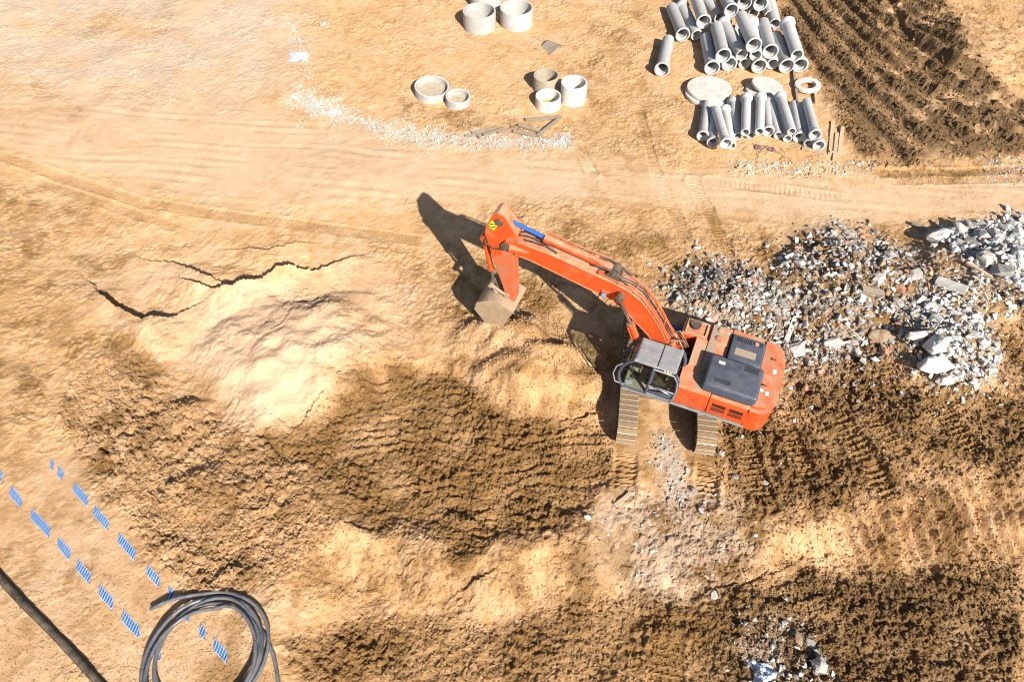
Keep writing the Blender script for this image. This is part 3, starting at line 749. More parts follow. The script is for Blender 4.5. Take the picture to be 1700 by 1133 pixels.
    for xx, mt in ((.02, 'yellow'), (-.06, 'white'), (-.14, 'yellow')):
        b = new_bm(); bx(b, (xx, 1.452, 2.53), (.055, .008, .05)); obj('sticker', b, mt, cab)
    # glass: windscreen, roof-front curve, side panes, rear
    b = new_bm(); fr2 = [(p[0] - .01, p[1]) for p in front]
    a = [b.verts.new((p[0], Y0 + .07, p[1])) for p in fr2]; c = [b.verts.new((p[0], Y1 - .07, p[1])) for p in fr2]
    for i in range(len(a) - 1): b.faces.new((a[i], c[i], c[i + 1], a[i + 1]))
    obj('windscreen', b, 'glass', cab, 60)
    b = new_bm(); f_ = [b.verts.new((x_, Y1 - .04, z_)) for x_, z_ in ((.42, 1.2), (1.12, 1.2), (1.25, 1.6), (1.2, 2.1), (.92, 2.48), (.38, 2.48))]; b.faces.new(f_); obj('door_glass', b, 'glass', cab)
    b = new_bm(); f_ = [b.verts.new((x_, Y1 - .03, z_)) for x_, z_ in ((-.36, 1.5), (.34, 1.5), (.32, 2.42), (-.28, 2.42), (-.38, 2.1))]; b.faces.new(f_); obj('side_glass', b, 'glass', cab)
    b = new_bm(); f_ = [b.verts.new((x_, Y0 + .04, z_)) for x_, z_ in ((-.34, 1.4), (1.2, 1.4), (1.2, 2.1), (.92, 2.5), (-.28, 2.5))]; b.faces.new(f_); obj('right_glass', b, 'glass', cab)
    b = new_bm(); f_ = [b.verts.new((x_, y_, z_)) for x_, y_, z_ in ((-.42, Y0 + .08, 1.5), (-.42, Y1 - .08, 1.5), (-.33, Y1 - .08, 2.45), (-.33, Y0 + .08, 2.45))]; b.faces.new(f_); obj('rear_glass', b, 'glass', cab)
    b = new_bm()
    tube(b, [(.36, Y1 - .01, 2.46), (-.26, Y1 - .01, 2.44), (-.40, Y1 - .01, 2.2), (-.45, Y1 - .01, 1.8), (-.42, Y1 - .01, 1.35), (-.30, Y1 - .01, 1.2), (.36, Y1 - .01, 1.2)], .028, 8)
    tube(b, [(.36, Y1 - .005, 1.62), (-.40, Y1 - .005, 1.62)], .03, 8)
    dr = obj('door_frame', b, 'cab_grey', cab, 50)
    b = new_bm(); prism(b, [(-.36, 1.22), (.33, 1.22), (.33, 1.33), (-.1, 1.42), (-.40, 1.50)], Y1 - .05, Y1 - .02); obj('door_panel', b, 'steel_grey', cab, bevel=.01)
    b = new_bm(); tube(b, [(.30, Y1 + .02, 1.70), (.1, Y1 + .05, 1.68), (-.2, Y1 + .05, 1.60), (-.34, Y1 + .02, 1.52)], .02, 8); obj('grab_rail', b, 'chrome', cab, 50)
    b = new_bm(); tube(b, [(1.10, Y1 - .04, 1.22), (1.36, Y1 + .02, 1.32), (1.46, Y1 + .02, 1.7), (1.40, Y1 - .0, 2.06), (1.24, Y1 - .06, 2.2)], .022, 8); obj('front_rail', b, 'cab_grey', cab, 50)
    # inside the cab
    b = new_bm(); bx(b, (.12, .98, 1.52), (.50, .48, .14)); bx(b, (.10, .98, 1.35), (.36, .36, .24)); obj('seat_cushion', b, 'black', cab, bevel=.04)
    b = new_bm(); bx(b, (-.16, .98, 1.88), (.13, .46, .62), Matrix.Rotation(R(-10), 3, 'Y')); obj('seat_backrest', b, 'black', cab, bevel=.05)
    b = new_bm(); bx(b, (-.10, 1.02, 1.98), (.06, .40, .34), Matrix.Rotation(R(-10), 3, 'Y')); obj('green_cover', b, 'green', cab, bevel=.02)
    for yy in (.64, 1.30):
        b = new_bm(); bx(b, (.22, yy, 1.60), (.56, .14, .18)); tube(b, [(.42, yy, 1.68), (.46, yy, 1.86)], [.018, .03], 8); obj('console', b, 'black', cab, bevel=.02)
    b = new_bm(); tube(b, [(.80, .92, 1.24), (.76, .92, 1.62)], .02, 8); tube(b, [(.80, 1.08, 1.24), (.76, 1.08, 1.62)], .02, 8); bx(b, (.84, .92, 1.28), (.2, .1, .03)); bx(b, (.84, 1.08, 1.28), (.2, .1, .03)); obj('travel_pedals', b, 'black', cab)
    b = new_bm(); bx(b, (.92, .66, 1.6), (.10, .18, .24)); bx(b, (.9, .60, 1.32), (.3, .14, .3)); obj('monitor', b, 'black', cab, bevel=.02)
    b = new_bm(); bx(b, (.98, 1.28, 1.245), (.2, .14, .03), Matrix.Rotation(.5, 3, 'Z')); obj('paper', b, 'plastic', cab)
    # mirror on a thin bent arm at the right front
    b = new_bm(); tube(b, [(-.04, -1.30, 1.7), (.10, -1.42, 2.2), (.55, -1.46, 2.32), (.95, -1.30, 2.28)], .014, 6); obj('mirror_arm', b, 'black', EX)
    b = new_bm(); bx(b, (.0, -1.40, 2.08), (.05, .16, .28)); obj('mirror', b, 'black', EX, bevel=.015)

    # --- boom
    low = [(5.46, 4.22), (5.16, 4.12), (4.71, 4.08), (3.36, 3.76), (2.54, 3.56), (1.94, 3.40), (1.55, 3.08), (.84, 2.42), (.46, 1.98), (.28, 1.80)]
    top = [(.08, 1.80), (-.06, 1.96), (.02, 2.16), (.36, 2.50), (.66, 3.0), (.92, 3.36), (1.29, 3.77), (1.66, 4.0), (2.29, 4.17), (2.97, 4.30), (4.1, 4.53), (5.10, 4.62), (5.46, 4.55), (5.58, 4.38)]
    b = new_bm(); prism(b, low + top, -.27, .27)
    boom = obj('boom', b, 'orange', EX, bevel=.015)
    b = new_bm()
    for sy in (-1, 1):
        for ln, dz in ((low[1:-1], -.012), (top[3:-2], .012)):
            for p, q in zip(ln, ln[1:]):
                c = ((p[0] + q[0]) / 2, sy * .262, (p[1] + q[1]) / 2 + dz); L = math.hypot(q[0] - p[0], q[1] - p[1])
                bx(b, c, (L + .01, .05, .022), Matrix.Rotation(-math.atan2(q[1] - p[1], q[0] - p[0]), 3, 'Y'))
    obj('weld_flange', b, 'orange_dusty', boom)
    b = new_bm()
    tl = [p for p in top[5:11]]
    for p, q in zip(tl, tl[1:]):
        bx(b, ((p[0] + q[0]) / 2, 0, (p[1] + q[1]) / 2 + .004), (math.hypot(q[0] - p[0], q[1] - p[1]), .46, .012), Matrix.Rotation(-math.atan2(q[1] - p[1], q[0] - p[0]), 3, 'Y'))
    obj('dusty_top_plate', b, 'orange_dusty', boom)
    for sy in (-1, 1):
        b = new_bm(); tube(b, [(5.42, sy * .27, 4.35), (5.42, sy * .33, 4.35)], .16, 20); tube(b, [(5.42, sy * .33, 4.35), (5.42, sy * .36, 4.35)], .09, 16); obj('boom_tip_boss', b, 'pin', boom, 40)
        b = new_bm(); tube(b, [(5.30, sy * .285, 4.35), (4.7, sy * .285, 4.36)], [.14, .03], 12); obj('tip_rib', b, 'orange', boom, 40)
    # steel lines and hoses on the boom's back
    def off(pr, d): return [(p[0] - d * .35, p[1] + d) for p in pr]
    back = [(2.62, 4.23), (2.29, 4.17), (1.66, 4.0), (1.29, 3.77), (.92, 3.36), (.66, 3.0), (.36, 2.5), (.16, 2.24)]
    for i, yy in enumerate((-.24, -.18, .10, .17, .23)):
        b = new_bm(); tube(b, [(x_, yy, z_ + .10) for x_, z_ in back], .020, 8); obj('steel_line', b, 'orange', boom, 60)
    for i, (yy, am) in enumerate(((-.06, .05), (.03, .04))):
        b = new_bm(); tube(b, [(x_, yy + am * math.sin(j * 1.7), z_ + .095) for j, (x_, z_) in enumerate(back)], .017, 8); obj('hose', b, 'black', boom, 60)
    for i, yy in enumerate((-.21, .15)):
        b = new_bm(); tube(b, [(2.75, yy, 4.50), (2.45, yy, 4.52), (2.1, yy, 4.40), (1.75, yy * 1.1, 4.14)], .036, 10); obj('hose', b, 'black', boom, 60)
    b = new_bm()
    for x_, z_ in ((2.0, 4.10), (1.5, 3.92), (1.1, 3.57), (.8, 3.2), (.5, 2.74)): bx(b, (x_, 0, z_ + .06), (.05, .54, .03))
    obj('line_clamp', b, 'orange', boom, bevel=.005)
    b = new_bm(); tube(b, [(.18, .3, 2.3), (.05, .22, 2.5), (-.12, .1, 2.45), (-.2, -.05, 2.2), (-.3, -.1, 1.95)], .03, 8); tube(b, [(.2, -.2, 2.3), (.0, -.22, 2.46), (-.2, -.2, 2.2), (-.36, -.2, 1.9)], .03, 8); tube(b, [(.2, .05, 2.28), (.0, .0, 2.4), (-.22, .1, 2.1), (-.4, .1, 1.8)], .03, 8); obj('foot_hose', b, 'pin', boom, 60)
    # lamp on the left cheek
    b = new_bm(); bx(b, (2.36, .33, 3.62), (.12, .1, .15)); lp = obj('boom_lamp', b, 'blue_lamp', boom, bevel=.03)
    b = new_bm(); bx(b, (2.32, .29, 3.74), (.24, .05, .05)); obj('lamp_bracket', b, 'orange', boom)
    # boom rams
    for sy in (1, -1):
        yy = sy * .43
        top_, bot = Vector((1.86, yy, 3.84)), Vector((.62, yy, 1.22)); d = (top_ - bot).normalized(); gl = top_ - d * 1.16
        b = new_bm(); tube(b, [bot, gl], .105, 18); tube(b, [gl - d * .02, gl + d * .10], .125, 18); tube(b, [bot + Vector((0, -.09, 0)), bot + Vector((0, .09, 0))], .13, 16)
        ram = obj('boom_cylinder', b, 'orange', EX, 40)
        b = new_bm(); tube(b, [gl, top_], .05, 14); obj('rod', b, 'chrome', ram, 40)
        b = new_bm(); tube(b, [top_ + Vector((0, -.085, 0)), top_ + Vector((0, .085, 0))], .13, 18); tube(b, [Vector((1.86, sy * .25, 3.84)), Vector((1.86, sy * .55, 3.84))], .075, 14); obj('rod_eye', b, 'pin', ram, 40)
        b = new_bm(); tube(b, [gl + Vector((.08, sy * .12, 0)), bot + d * .4 + Vector((.1, sy * .13, 0))], .022, 8); obj('feed_line', b, 'orange', ram, 40)
    # arm ram on top of the boom
    head, gl, tip = Vector((2.20, 0, 4.42)), Vector((4.33, 0, 4.86)), Vector((5.66, 0, 5.18))
    d = (gl - head).normalized()
    b = new_bm(); tube(b, [head + d * .1, gl], .125, 20); tube(b, [gl - d * .16, gl + d * .02], .15, 20); tube(b, [head + d * .1, head + d * .35], .14, 18)
    ram = obj('arm_cylinder', b, 'orange', EX, 40)
    b = new_bm(); tube(b, [gl, tip], .062, 16); obj('rod', b, 'rod_sky_tint', ram, 40)
    b = new_bm(); tube(b, [tip + Vector((0, -.1, 0)), tip + Vector((0, .1, 0))], .14, 18); obj('rod_eye', b, 'black', ram, 40)
    b = new_bm(); tube(b, [head + Vector((0, -.12, 0)), head + Vector((0, .12, 0))], .15, 18); tube(b, [head + Vector((0, -.24, 0)), head + Vector((0, .24, 0))], .07, 14)
    for sy in (-1, 1): prism(b, [(1.95, 4.10), (2.5, 4.22), (2.3, 4.50), (2.12, 4.52)], sy * .18 - .02, sy * .18 + .02)
    obj('head_pin', b, 'pin', ram, 40)
    b = new_bm(); tube(b, [gl + Vector((-.1, -.1, .14)), gl + d * -1.0 + Vector((0, -.1, .16)), head + d * .5 + Vector((0, -.12, .2)), head + d * .3 + Vector((-.1, -.22, .1))], .022, 8)
    tube(b, [head + d * .75 + Vector((0, .1, .13)), head + d * .4 + Vector((0, .18, .16))], .022, 8); obj('feed_line', b, 'orange', ram, 60)
    b = new_bm(); tube(b, [(4.9, .12, 4.66), (4.6, .16, 4.72), (4.2, .12, 4.66), (3.9, .16, 4.56)], .03, 8); tube(b, [(5.2, -.1, 4.7), (4.8, -.14, 4.78), (4.3, -.1, 4.70), (3.8, -.16, 4.54)], .03, 8); tube(b, [(5.1, 0, 4.68), (4.7, .02, 4.74), (4.2, .03, 4.64)], .03, 8); obj('hose', b, 'black', boom, 60)

    # --- arm, its ram, linkage and bucket
    prof = [(5.56, 5.46), (5.70, 5.50), (5.84, 5.43), (6.10, 4.80), (6.13, 4.56), (5.86, 3.41), (5.56, 2.3), (5.42, 1.70), (5.32, 1.62), (5.22, 1.68), (5.19, 2.4), (5.22, 4.05), (5.26, 4.2), (5.28, 4.55), (5.14, 4.70), (5.12, 4.86), (5.36, 5.2)]
    b = new_bm(); prism(b, prof[:11] + prof[12:], -.20, .20)
    arm = obj('arm', b, 'orange_dusty', EX, bevel=.015)
    for sy in (-1, 1):
        b = new_bm(); prism(b, [(5.52, 5.44), (5.70, 5.50), (5.84, 5.43), (6.10, 4.80), (6.13, 4.56), (5.90, 3.7), (5.58, 3.9), (5.62, 4.4), (5.42, 4.62), (5.16, 4.84), (5.36, 5.2)], sy * .22 - .02, sy * .22 + .02)
        obj('arm_cheek', b, 'orange', arm, bevel=.01)
        b = new_bm(); tube(b, [(5.66, sy * .23, 5.18), (5.66, sy * .27, 5.18)], .13, 18); tube(b, [(5.66, sy * .27, 5.18), (5.66, sy * .29, 5.18)], .08, 14); obj('pin_boss', b, 'pin', arm, 40)
    b = new_bm(); bx(b, (5.86, .243, 4.98), (.22, .006, .30), Matrix.Rotation(R(-25), 3, 'Y')); hz = obj('hazard_sticker', b, 'yellow', arm)
    b = new_bm()
    for q in (-.06, .06): bx(b, (5.86 - q * .466, .247, 4.98 + q * .906), (.25, .004, .035), Matrix.Rotation(R(-25), 3, 'Y') @ Matrix.Rotation(R(35), 3, 'Y'))
    obj('black_stripe', b, 'slot', arm)
    b = new_bm(); tube(b, [(6.2, .12, 4.3), (6.1, .26, 4.18), (5.8, .30, 4.12), (5.5, .29, 4.2), (5.42, .27, 4.34)], .028, 8); obj('hose', b, 'black', arm, 60)
    t0, t1 = Vector((6.26, 0, 4.18)), Vector((6.0, 0, 2.34)); d = (t1 - t0).normalized(); gl = t0 + d * 1.32
    b = new_bm(); tube(b, [t0, gl], .085, 16); tube(b, [gl - d * .04, gl + d * .03], .10, 16); tube(b, [t0 + Vector((0, -.1, 0)), t0 + Vector((0, .1, 0))], .11, 14)
    for sy in (-1, 1): prism(b, [(6.05, 4.0), (6.12, 4.45), (6.34, 4.22), (6.28, 4.10)], sy * .14 - .015, sy * .14 + .015)
    ram = obj('bucket_cylinder', b, 'orange', EX, 40)
    b = new_bm(); tube(b, [gl, t1], .045, 12); tube(b, [t1 + Vector((0, -.16, 0)), t1 + Vector((0, .16, 0))], .085, 14); obj('rod', b, 'pin', ram, 40)
    b = new_bm()
    for sy in (-1, 1):
        tube(b, [(6.0, sy * .2, 2.34), (5.44, sy * .24, 2.12)], .05, 10); tube(b, [(6.0, sy * .14, 2.34), (5.82, sy * .14, 1.9)], .06, 10)
        tube(b, [(6.0, sy * .08, 2.34), (6.0, sy * .27, 2.34)], .075, 12); tube(b, [(5.44, sy * .19, 2.12), (5.44, sy * .29, 2.12)], .075, 12)
    obj('bucket_linkage', b, 'bucket', arm, 40)
    shell = [(5.08, 1.80), (5.50, 2.0), (5.95, 2.0), (6.38, 1.70), (6.48, 1.34), (6.10, .80), (5.55, .70)]
    b = new_bm(); inn = [(x_ * .94 + 5.72 * .06, z_ * .94 + 1.35 * .06) for x_, z_ in shell]
    prism(b, shell + inn[::-1], -.53, .53)
    bk = obj('bucket', b, 'bucket', EX, 40)
    for sy in (-1, 1):
        b = new_bm(); prism(b, shell + [(5.48, .82), (5.20, 1.55)], sy * .545 - .02, sy * .545 + .02); obj('side_plate', b, 'bucket', bk, bevel=.008)
    for q in range(5):
        b = new_bm(); yy = -.46 + q * .23
        vs_ = prism(b, [(5.60, .66), (5.60, .76), (5.42, .74), (5.28, .66)], yy - .045, yy + .045); obj('tooth', b, 'pin', bk, bevel=.006)
    for sy in (-1, 1):
        b = new_bm(); prism(b, [(5.16, 1.6), (5.44, 1.6), (5.86, 1.84), (5.90, 2.02), (5.62, 2.05), (5.24, 1.92)], sy * .25 - .03, sy * .25 + .03)
        tube(b, [(5.32, sy * .25 - .08, 1.74), (5.32, sy * .25 + .08, 1.74)], .10, 14); obj('bucket_ear', b, 'bucket', bk, 40)

excavator()
# ------------------------------------------------------------------ concrete pipes
def pipe_mesh(rb, ro, ri, rbi, L, name):
    b = new_bm()
    lathe(b, [(rb - .012, 0), (rb, .012), (rb, .15), (rb - .015, .19), (ro + .012, .27), (ro, .34), (ro, L - .01), (ro - .01, L), (ri, L), (ri, .15), (rbi, .125), (rbi, 0)], 36)
    bmesh.ops.rotate(b, verts=b.verts[:], cent=(0, 0, 0), matrix=Matrix.Rotation(R(90), 3, 'Y'))   # axis now +x, socket at 0
    me = bpy.data.meshes.new(name); b.to_mesh(me); b.free()
    for p in me.polygons: p.use_smooth = True
    me.set_sharp_from_angle(angle=R(32)); me.materials.append(M['pipe']); return me
BIG = pipe_mesh(.372, .295, .235, .305, 2.85, 'drain_pipe'); BIG_L = 2.85
SML = pipe_mesh(.265, .195, .145, .205, 2.6, 'drain_pipe_small'); SML_L = 2.6

ZA = lambda x, y: (1075 + x / 8.713, y / 8.715)
ZB = lambda x, y: (1210 + x / 8.713, y / 8.715)
ZC_ = lambda x, y: (1140 + x / 9.44, 140 + y / 9.44)
ZD = lambda x, y: (1250 + x / 8.094, 140 + y / 8.094)
def place_pipe(me, L, near, far, level, socket_near, label, group, az=None):
    big = me is BIG; rb, ro = (.372, .295) if big else (.265, .195)
    base = .03
    z0 = (rb if socket_near else ro) + base + level * (.545 if big else .40)
    z1 = (ro if socket_near else rb) + base + level * (.545 if big else .40)
    if level == 0 and socket_near: z1 = ro + base + .03
    x0, y0 = at(*near, z0)
    if az is None:
        x1, y1 = at(*far, z1 + (ro if socket_near else rb) * .8); a = math.atan2(y1 - y0, x1 - x0)
    else: a = R(90 - az)
    # sit on the local ground
    hg = .5 * (H(x0, y0) + H(x0 + L * math.cos(a), y0 + L * math.sin(a)))
    o = bpy.data.objects.new('concrete_pipe', me); COL.objects.link(o); tag(o, label, 'pipe', group)
    g0 = Vector((x0, y0, z0 + hg * .6)); d = Vector((math.cos(a) * L, math.sin(a) * L, z1 - z0))
    if socket_near: o.location = g0; dirv = d
    else: o.location = g0 + d; dirv = -d
    o.rotation_euler = dirv.to_track_quat('X', 'Z').to_euler()
    roll = Matrix.Rotation(random.Random(label).uniform(0, 6.28), 4, 'X')
    o.rotation_euler = (dirv.to_track_quat('X', 'Z').to_matrix().to_4x4() @ roll).to_euler()
    return o
GB, GS = 'large concrete drain pipes in the far stack', 'slim concrete drain pipes in the near stack'
big_pipes = [
    (ZA(210, 1010), ZA(315, 500), 0, 1, None, 'single sandy concrete pipe lying apart left of the large pipe stack'),
    (ZA(512, 500), ZA(360, 30), 0, 1, None, 'large pipe at the left end of the back row, its socket facing us'),
    (ZA(712, 505), ZA(520, 10), 0, 0, None, 'shaded large pipe on the ground second from left in the back row'),
    (ZA(815, 310), ZA(735, -30), 1, 1, None, 'upper large pipe with dirt in its socket, above the shaded back pipes'),
    (ZA(1045, 250), ZA(925, -25), 0, 0, None, 'large back row pipe whose plain end is in shadow behind two upper pipes'),
    (ZA(1215, 150), ZA(1150, -60), 1, 1, None, 'large upper back pipe with a half lit socket near the top edge'),
    (ZA(935, 985), ZA(850, 430), 0, 1, None, 'blue shaded large pipe at the left foot of the front row'),
    (ZA(1100, 810), ZA(1010, 300), 1, 1, None, 'large upper pipe resting over the blue shaded one at the left of the front row'),
    (ZA(1185, 930), None, 0, 1, 2.0, 'large ground pipe half hidden under the left upper pipe of the front row'),
    (ZB(190, 795), ZB(-40, 270), 1, 0, None, 'large second layer pipe with plain end, left under the topmost pipe'),
    (ZB(230, 920), None, 0, 0, -1.0, 'large ground pipe with orange sand inside, left of the middle of the front row'),
    (ZB(390, 800), ZB(330, 180), 1, 0, None, 'large second layer pipe with plain end, right under the topmost pipe'),
    (ZB(365, 655), ZB(165, 90), 2, 1, None, 'topmost large concrete pipe of the whole stack, socket facing us'),
    (ZB(440, 960), None, 0, 1, 1.5, 'large ground pipe with a wide socket at the middle of the front row'),
    (ZB(605, 745), ZB(490, 170), 1, 1, None, 'large cream pipe of the second layer just right of the topmost pipe'),
    (ZB(635, 925), None, 0, 0, 3.0, 'large ground pipe with plain end under the cream second layer pipe'),
    (ZB(840, 955), ZB(690, 430), 0, 1, None, 'large ground pipe second from the right end of the front row'),
    (ZB(990, 795), ZB(860, 215), 1, 0, None, 'large upper pipe at the right end with its socket pointing away'),
    (ZB(1035, 945), None, 0, 1, 4.5, 'large ground pipe at the right end of the front row, socket facing us'),
    (ZB(230, 40), None, 1, 1, 1.5, 'large upper back pipe cut by the top edge, left of the cream socketed one'),
    (ZB(460, 55), None, 1, 1, 2.0, 'large upper back pipe with a cream socket cut by the top edge'),
    (ZB(360, 190), None, 0, 0, 0.5, 'large back row pipe showing only a dark plain end between two upper pipes'),
    (ZB(600, 220), ZB(560, -60), 0, 0, None, 'large back row pipe with a shaded plain end at the right of its row'),
    (ZB(668, 345), None, 0, 0, 5.0, 'large pipe almost hidden in shadow behind the right end of the front row'),
]
for near, far, lev, sn, az, lab in big_pipes: place_pipe(BIG, BIG_L, near, far, lev, sn, lab, GB, az)
small_pipes = [
    (ZC_(250, 815), ZC_(330, 260), 0, 1, None, 'leftmost slim pipe of the near stack, rusty stained, wires in its socket'),
    (ZC_(410, 920), ZC_(430, 480), 0, 1, None, 'shaded slim pipe second from left on the ground in the near stack'),
    (ZC_(620, 935), ZC_(440, 230), 1, 1, None, 'slim upper pipe with a wide socket leaning from the big round slab'),
    (ZC_(705, 975), ZC_(590, 205), 0, 0, None, 'slim pipe beside the leaning one, its socket under the big round slab'),
    (ZC_(800, 830), ZC_(745, 225), 0, 0, None, 'slim shaded ground pipe fifth from the left in the near stack'),
    (ZC_(915, 770), ZC_(955, 155), 1, 0, None, 'slim upper pipe with socket away, left of the middle of the near stack'),
    (ZC_(1000, 820), None, 0, 0, 11.0, 'slim ground pipe showing a small end under the left middle upper pipe'),
    (ZD(85, 645), ZD(120, 115), 1, 0, None, 'slim upper pipe with socket away beneath the tilted round slabs'),
    (ZD(205, 640), ZD(185, 200), 0, 1, None, 'slim pipe with a wide near socket at the middle of the near stack'),
    (ZD(340, 690), ZD(265, 200), 0, 0, None, 'slim ground pipe half sunlit, right of the middle of the near stack'),
    (ZD(465, 735), None, 0, 0, 3.0, 'slim shaded ground pipe peeping out beneath the right middle upper pipe'),
    (ZD(520, 640), ZD(395, 120), 1, 0, None, 'slim upper pipe with big socket away, right of the middle of the near stack'),
    (ZD(620, 720), ZD(550, 155), 0, 1, None, 'slim cream pipe with near socket, fourth from the right end'),
    (ZD(740, 800), ZD(650, 255), 0, 0, None, 'slim dark shaded ground pipe third from the right end'),
    (ZD(835, 690), ZD(730, 180), 1, 1, None, 'slim upper pipe at the right end with its socket facing us'),
    (ZD(885, 835), None, 0, 1, 6.0, 'slim ground pipe under the right end upper pipe, socket on the plank'),
]
for near, far, lev, sn, az, lab in small_pipes: place_pipe(SML, SML_L, near, far, lev, sn, lab, GS, az)

# ------------------------------------------------------------------ manhole rings and slabs
def ring(px, py, od, h, lab, mat='concrete', tilt=(0, 0), wall=.085, fill=None, group='concrete manhole rings'):
    x, y = at(px, py, h + .02); z = H(x, y)
    x, y = at(px, py, h + z)
    b = new_bm(); r = od / 2; e = .012
    lathe(b, [(r, 0), (r, h - e), (r - e, h), (r - wall + e, h), (r - wall, h - e), (r - wall, 0)], 56)
    rt = thing('manhole_ring', lab, 'concrete ring', (x, y, z - .03), 0, group); rt.rotation_euler = (R(tilt[0]), R(tilt[1]), random.Random(lab).uniform(0, 6))
    obj('ring_wall', b, mat, rt, 35)
    b = new_bm()
    for a in (.6, 2.4, 4.3):
        for rr in (r,):
            tube(b, [((rr - .02) * math.cos(a), (rr - .02) * math.sin(a), h * .62), ((rr + .003) * math.cos(a), (rr + .003) * math.sin(a), h * .62)], .022, 8)
    obj('lifting_hole', b, 'slot', rt)
    if fill:
        b = new_bm(); tube(b, [(0, 0, -.05), (0, 0, fill)], r - wall + .01, 40)
        obj('sand_fill', b, 'cab_floor', rt)
    return rt
ring(795.5, 15.7, 1.70, .89, 'wide grey concrete ring with scraps inside, left of the pair at the top edge')
ring(857.6, 10.4, 1.72, .89, 'wide pale concrete ring right of the pair at the top edge')
ring(806, -20, 1.70, .89, 'wide concrete ring behind the pair, mostly beyond the top edge')
ring(715.9, 140.3, 1.62, .46, 'wide tilted ring half sunk in sand with water silt inside', tilt=(5, 3), fill=.14)
ring(759.6, 157.0, 1.15, .42, 'small tilted ring half sunk beside the wide sunken one', tilt=(3, 2), fill=.12)
ring(907.2, 122.7, 1.20, .78, 'sand coloured small ring at the back of the group of three', 'concrete_warm')
ring(953.5, 134.7, 1.20, .95, 'tall small ring standing at the right of the group of three', 'concrete_white')
ring(910.5, 157.4, 1.18, .56, 'low white small ring at the front of the group of three', 'concrete_white')

def disc(px, py, d, t, z, lab, hole=0, tilt=(0, 0), mat='concrete_white', group='round concrete cover slabs'):
    x, y = at(px, py, z + t); g = H(x, y); x, y = at(px, py, z + t + g)
    b = new_bm(); r = d / 2; e = .015; hr = hole / 2 if hole else .001
    lathe(b, [(r, 0), (r, t - e), (r - e, t), (hr + (e if hole else 0), t), (hr, t - (e if hole else 0)), (hr, 0)], 60)
    o = obj('cover_slab', b, mat, None, 35); o.location = (x, y, g + z); o.rotation_euler = (R(tilt[0]), R(tilt[1]), random.Random(lab).uniform(0, 6))
    return tag(o, lab, 'concrete slab', group)
disc(1178, 145, 2.06, .13, .19, 'big round slab on top at the left of the slabs', tilt=(2, 1))
disc(1175, 153, 2.06, .13, .03, 'big round slab lying underneath the left top slab')
disc(1274, 139.5, 1.46, .11, .30, 'tilted round slab on top in the middle of the slabs', tilt=(-3, 7))
disc(1266, 146, 1.46, .11, .15, 'tilted round slab beneath the middle top slab', tilt=(-2, 8))
disc(1264, 149, 1.46, .11, .02, 'lowest round slab of the middle pile', tilt=(0, 3))
disc(1341.8, 139, 1.18, .13, .12, 'flat concrete collar with a round hole lying on timber', hole=.70, tilt=(0, 5))

# ------------------------------------------------------------------ coil of black pipe, buried main, warning tapes
def polyline_on(pts, step, lift):
    P = [on(*p) for p in pts]; out = []
    for a, b in zip(P, P[1:]):
        n = max(1, int((b - a).length / step))
        for i in range(n):
            q = a.lerp(b, i / n); out.append(Vector((q.x, q.y, H(q.x, q.y) + lift)))
    out.append(P[-1] + Vector((0, 0, lift))); return out
def smooth_path(P, it=3):
    for _ in range(it): P = [P[0]] + [(P[i - 1] + P[i] * 2 + P[i + 1]) / 4 for i in range(1, len(P) - 1)] + [P[-1]]
    return P
def coil():
    c = on(341, 1094); rnd = random.Random(4); P = []
    a0, turns = R(118), 4.15
    e0 = on(252, 1014); e1 = on(300, 993)
    P += [e0 + Vector((0, 0, .09)), e0.lerp(e1, .5) + Vector((0, 0, .16)), e1 + Vector((0, 0, .22))]
    n = int(turns * 40)
    for i in range(n + 1):
        t = i / 40; a = a0 - 2 * math.pi * t - .12
        r = 1.50 - .13 * (t % 2.1) + .07 * math.sin(a + t * 1.9) + .03 * math.sin(3 * a + t)
        if t > 3.6: r += (t - 3.6) * .25
        ox = .09 * math.sin(t * 2.3); oy = .08 * math.cos(t * 1.7)
        lay = .07 + .085 * (int(t * 1.0) % 3) + .03 * math.sin(a * 1.5 + t)
        P.append(Vector((c.x + ox + r * math.cos(a), c.y + oy + r * math.sin(a), c.z + lay)))
    for p in ((452, 1066), (459, 1090), (463, 1120), (463, 1160), (470, 1200)):
        q = on(*p); P.append(q + Vector((0, 0, .07)))
    P = smooth_path(P, 2); b = new_bm(); tube(b, P, .05, 12)
    o = obj('pipe_coil', b, 'poly_pipe', None, 60); tag(o, 'grey black plastic pipe wound in a loose coil on the sand', 'pipe coil')
coil()
def main_pipe():
    a, b_ = on(-90, 862), on(260, 1235); P = []
    for i in range(60):
        q = a.lerp(b_, i / 59); P.append(Vector((q.x + .03 * math.sin(i * .21), q.y, .03 + .02 * math.sin(i * .35) + H(q.x, q.y))))
    b = new_bm(); tube(b, smooth_path(P, 6), .105, 18)
    o = obj('buried_main', b, 'main_pipe', None, 60); tag(o, 'dirty black pipe half buried across the bottom left corner', 'pipe')
main_pipe()
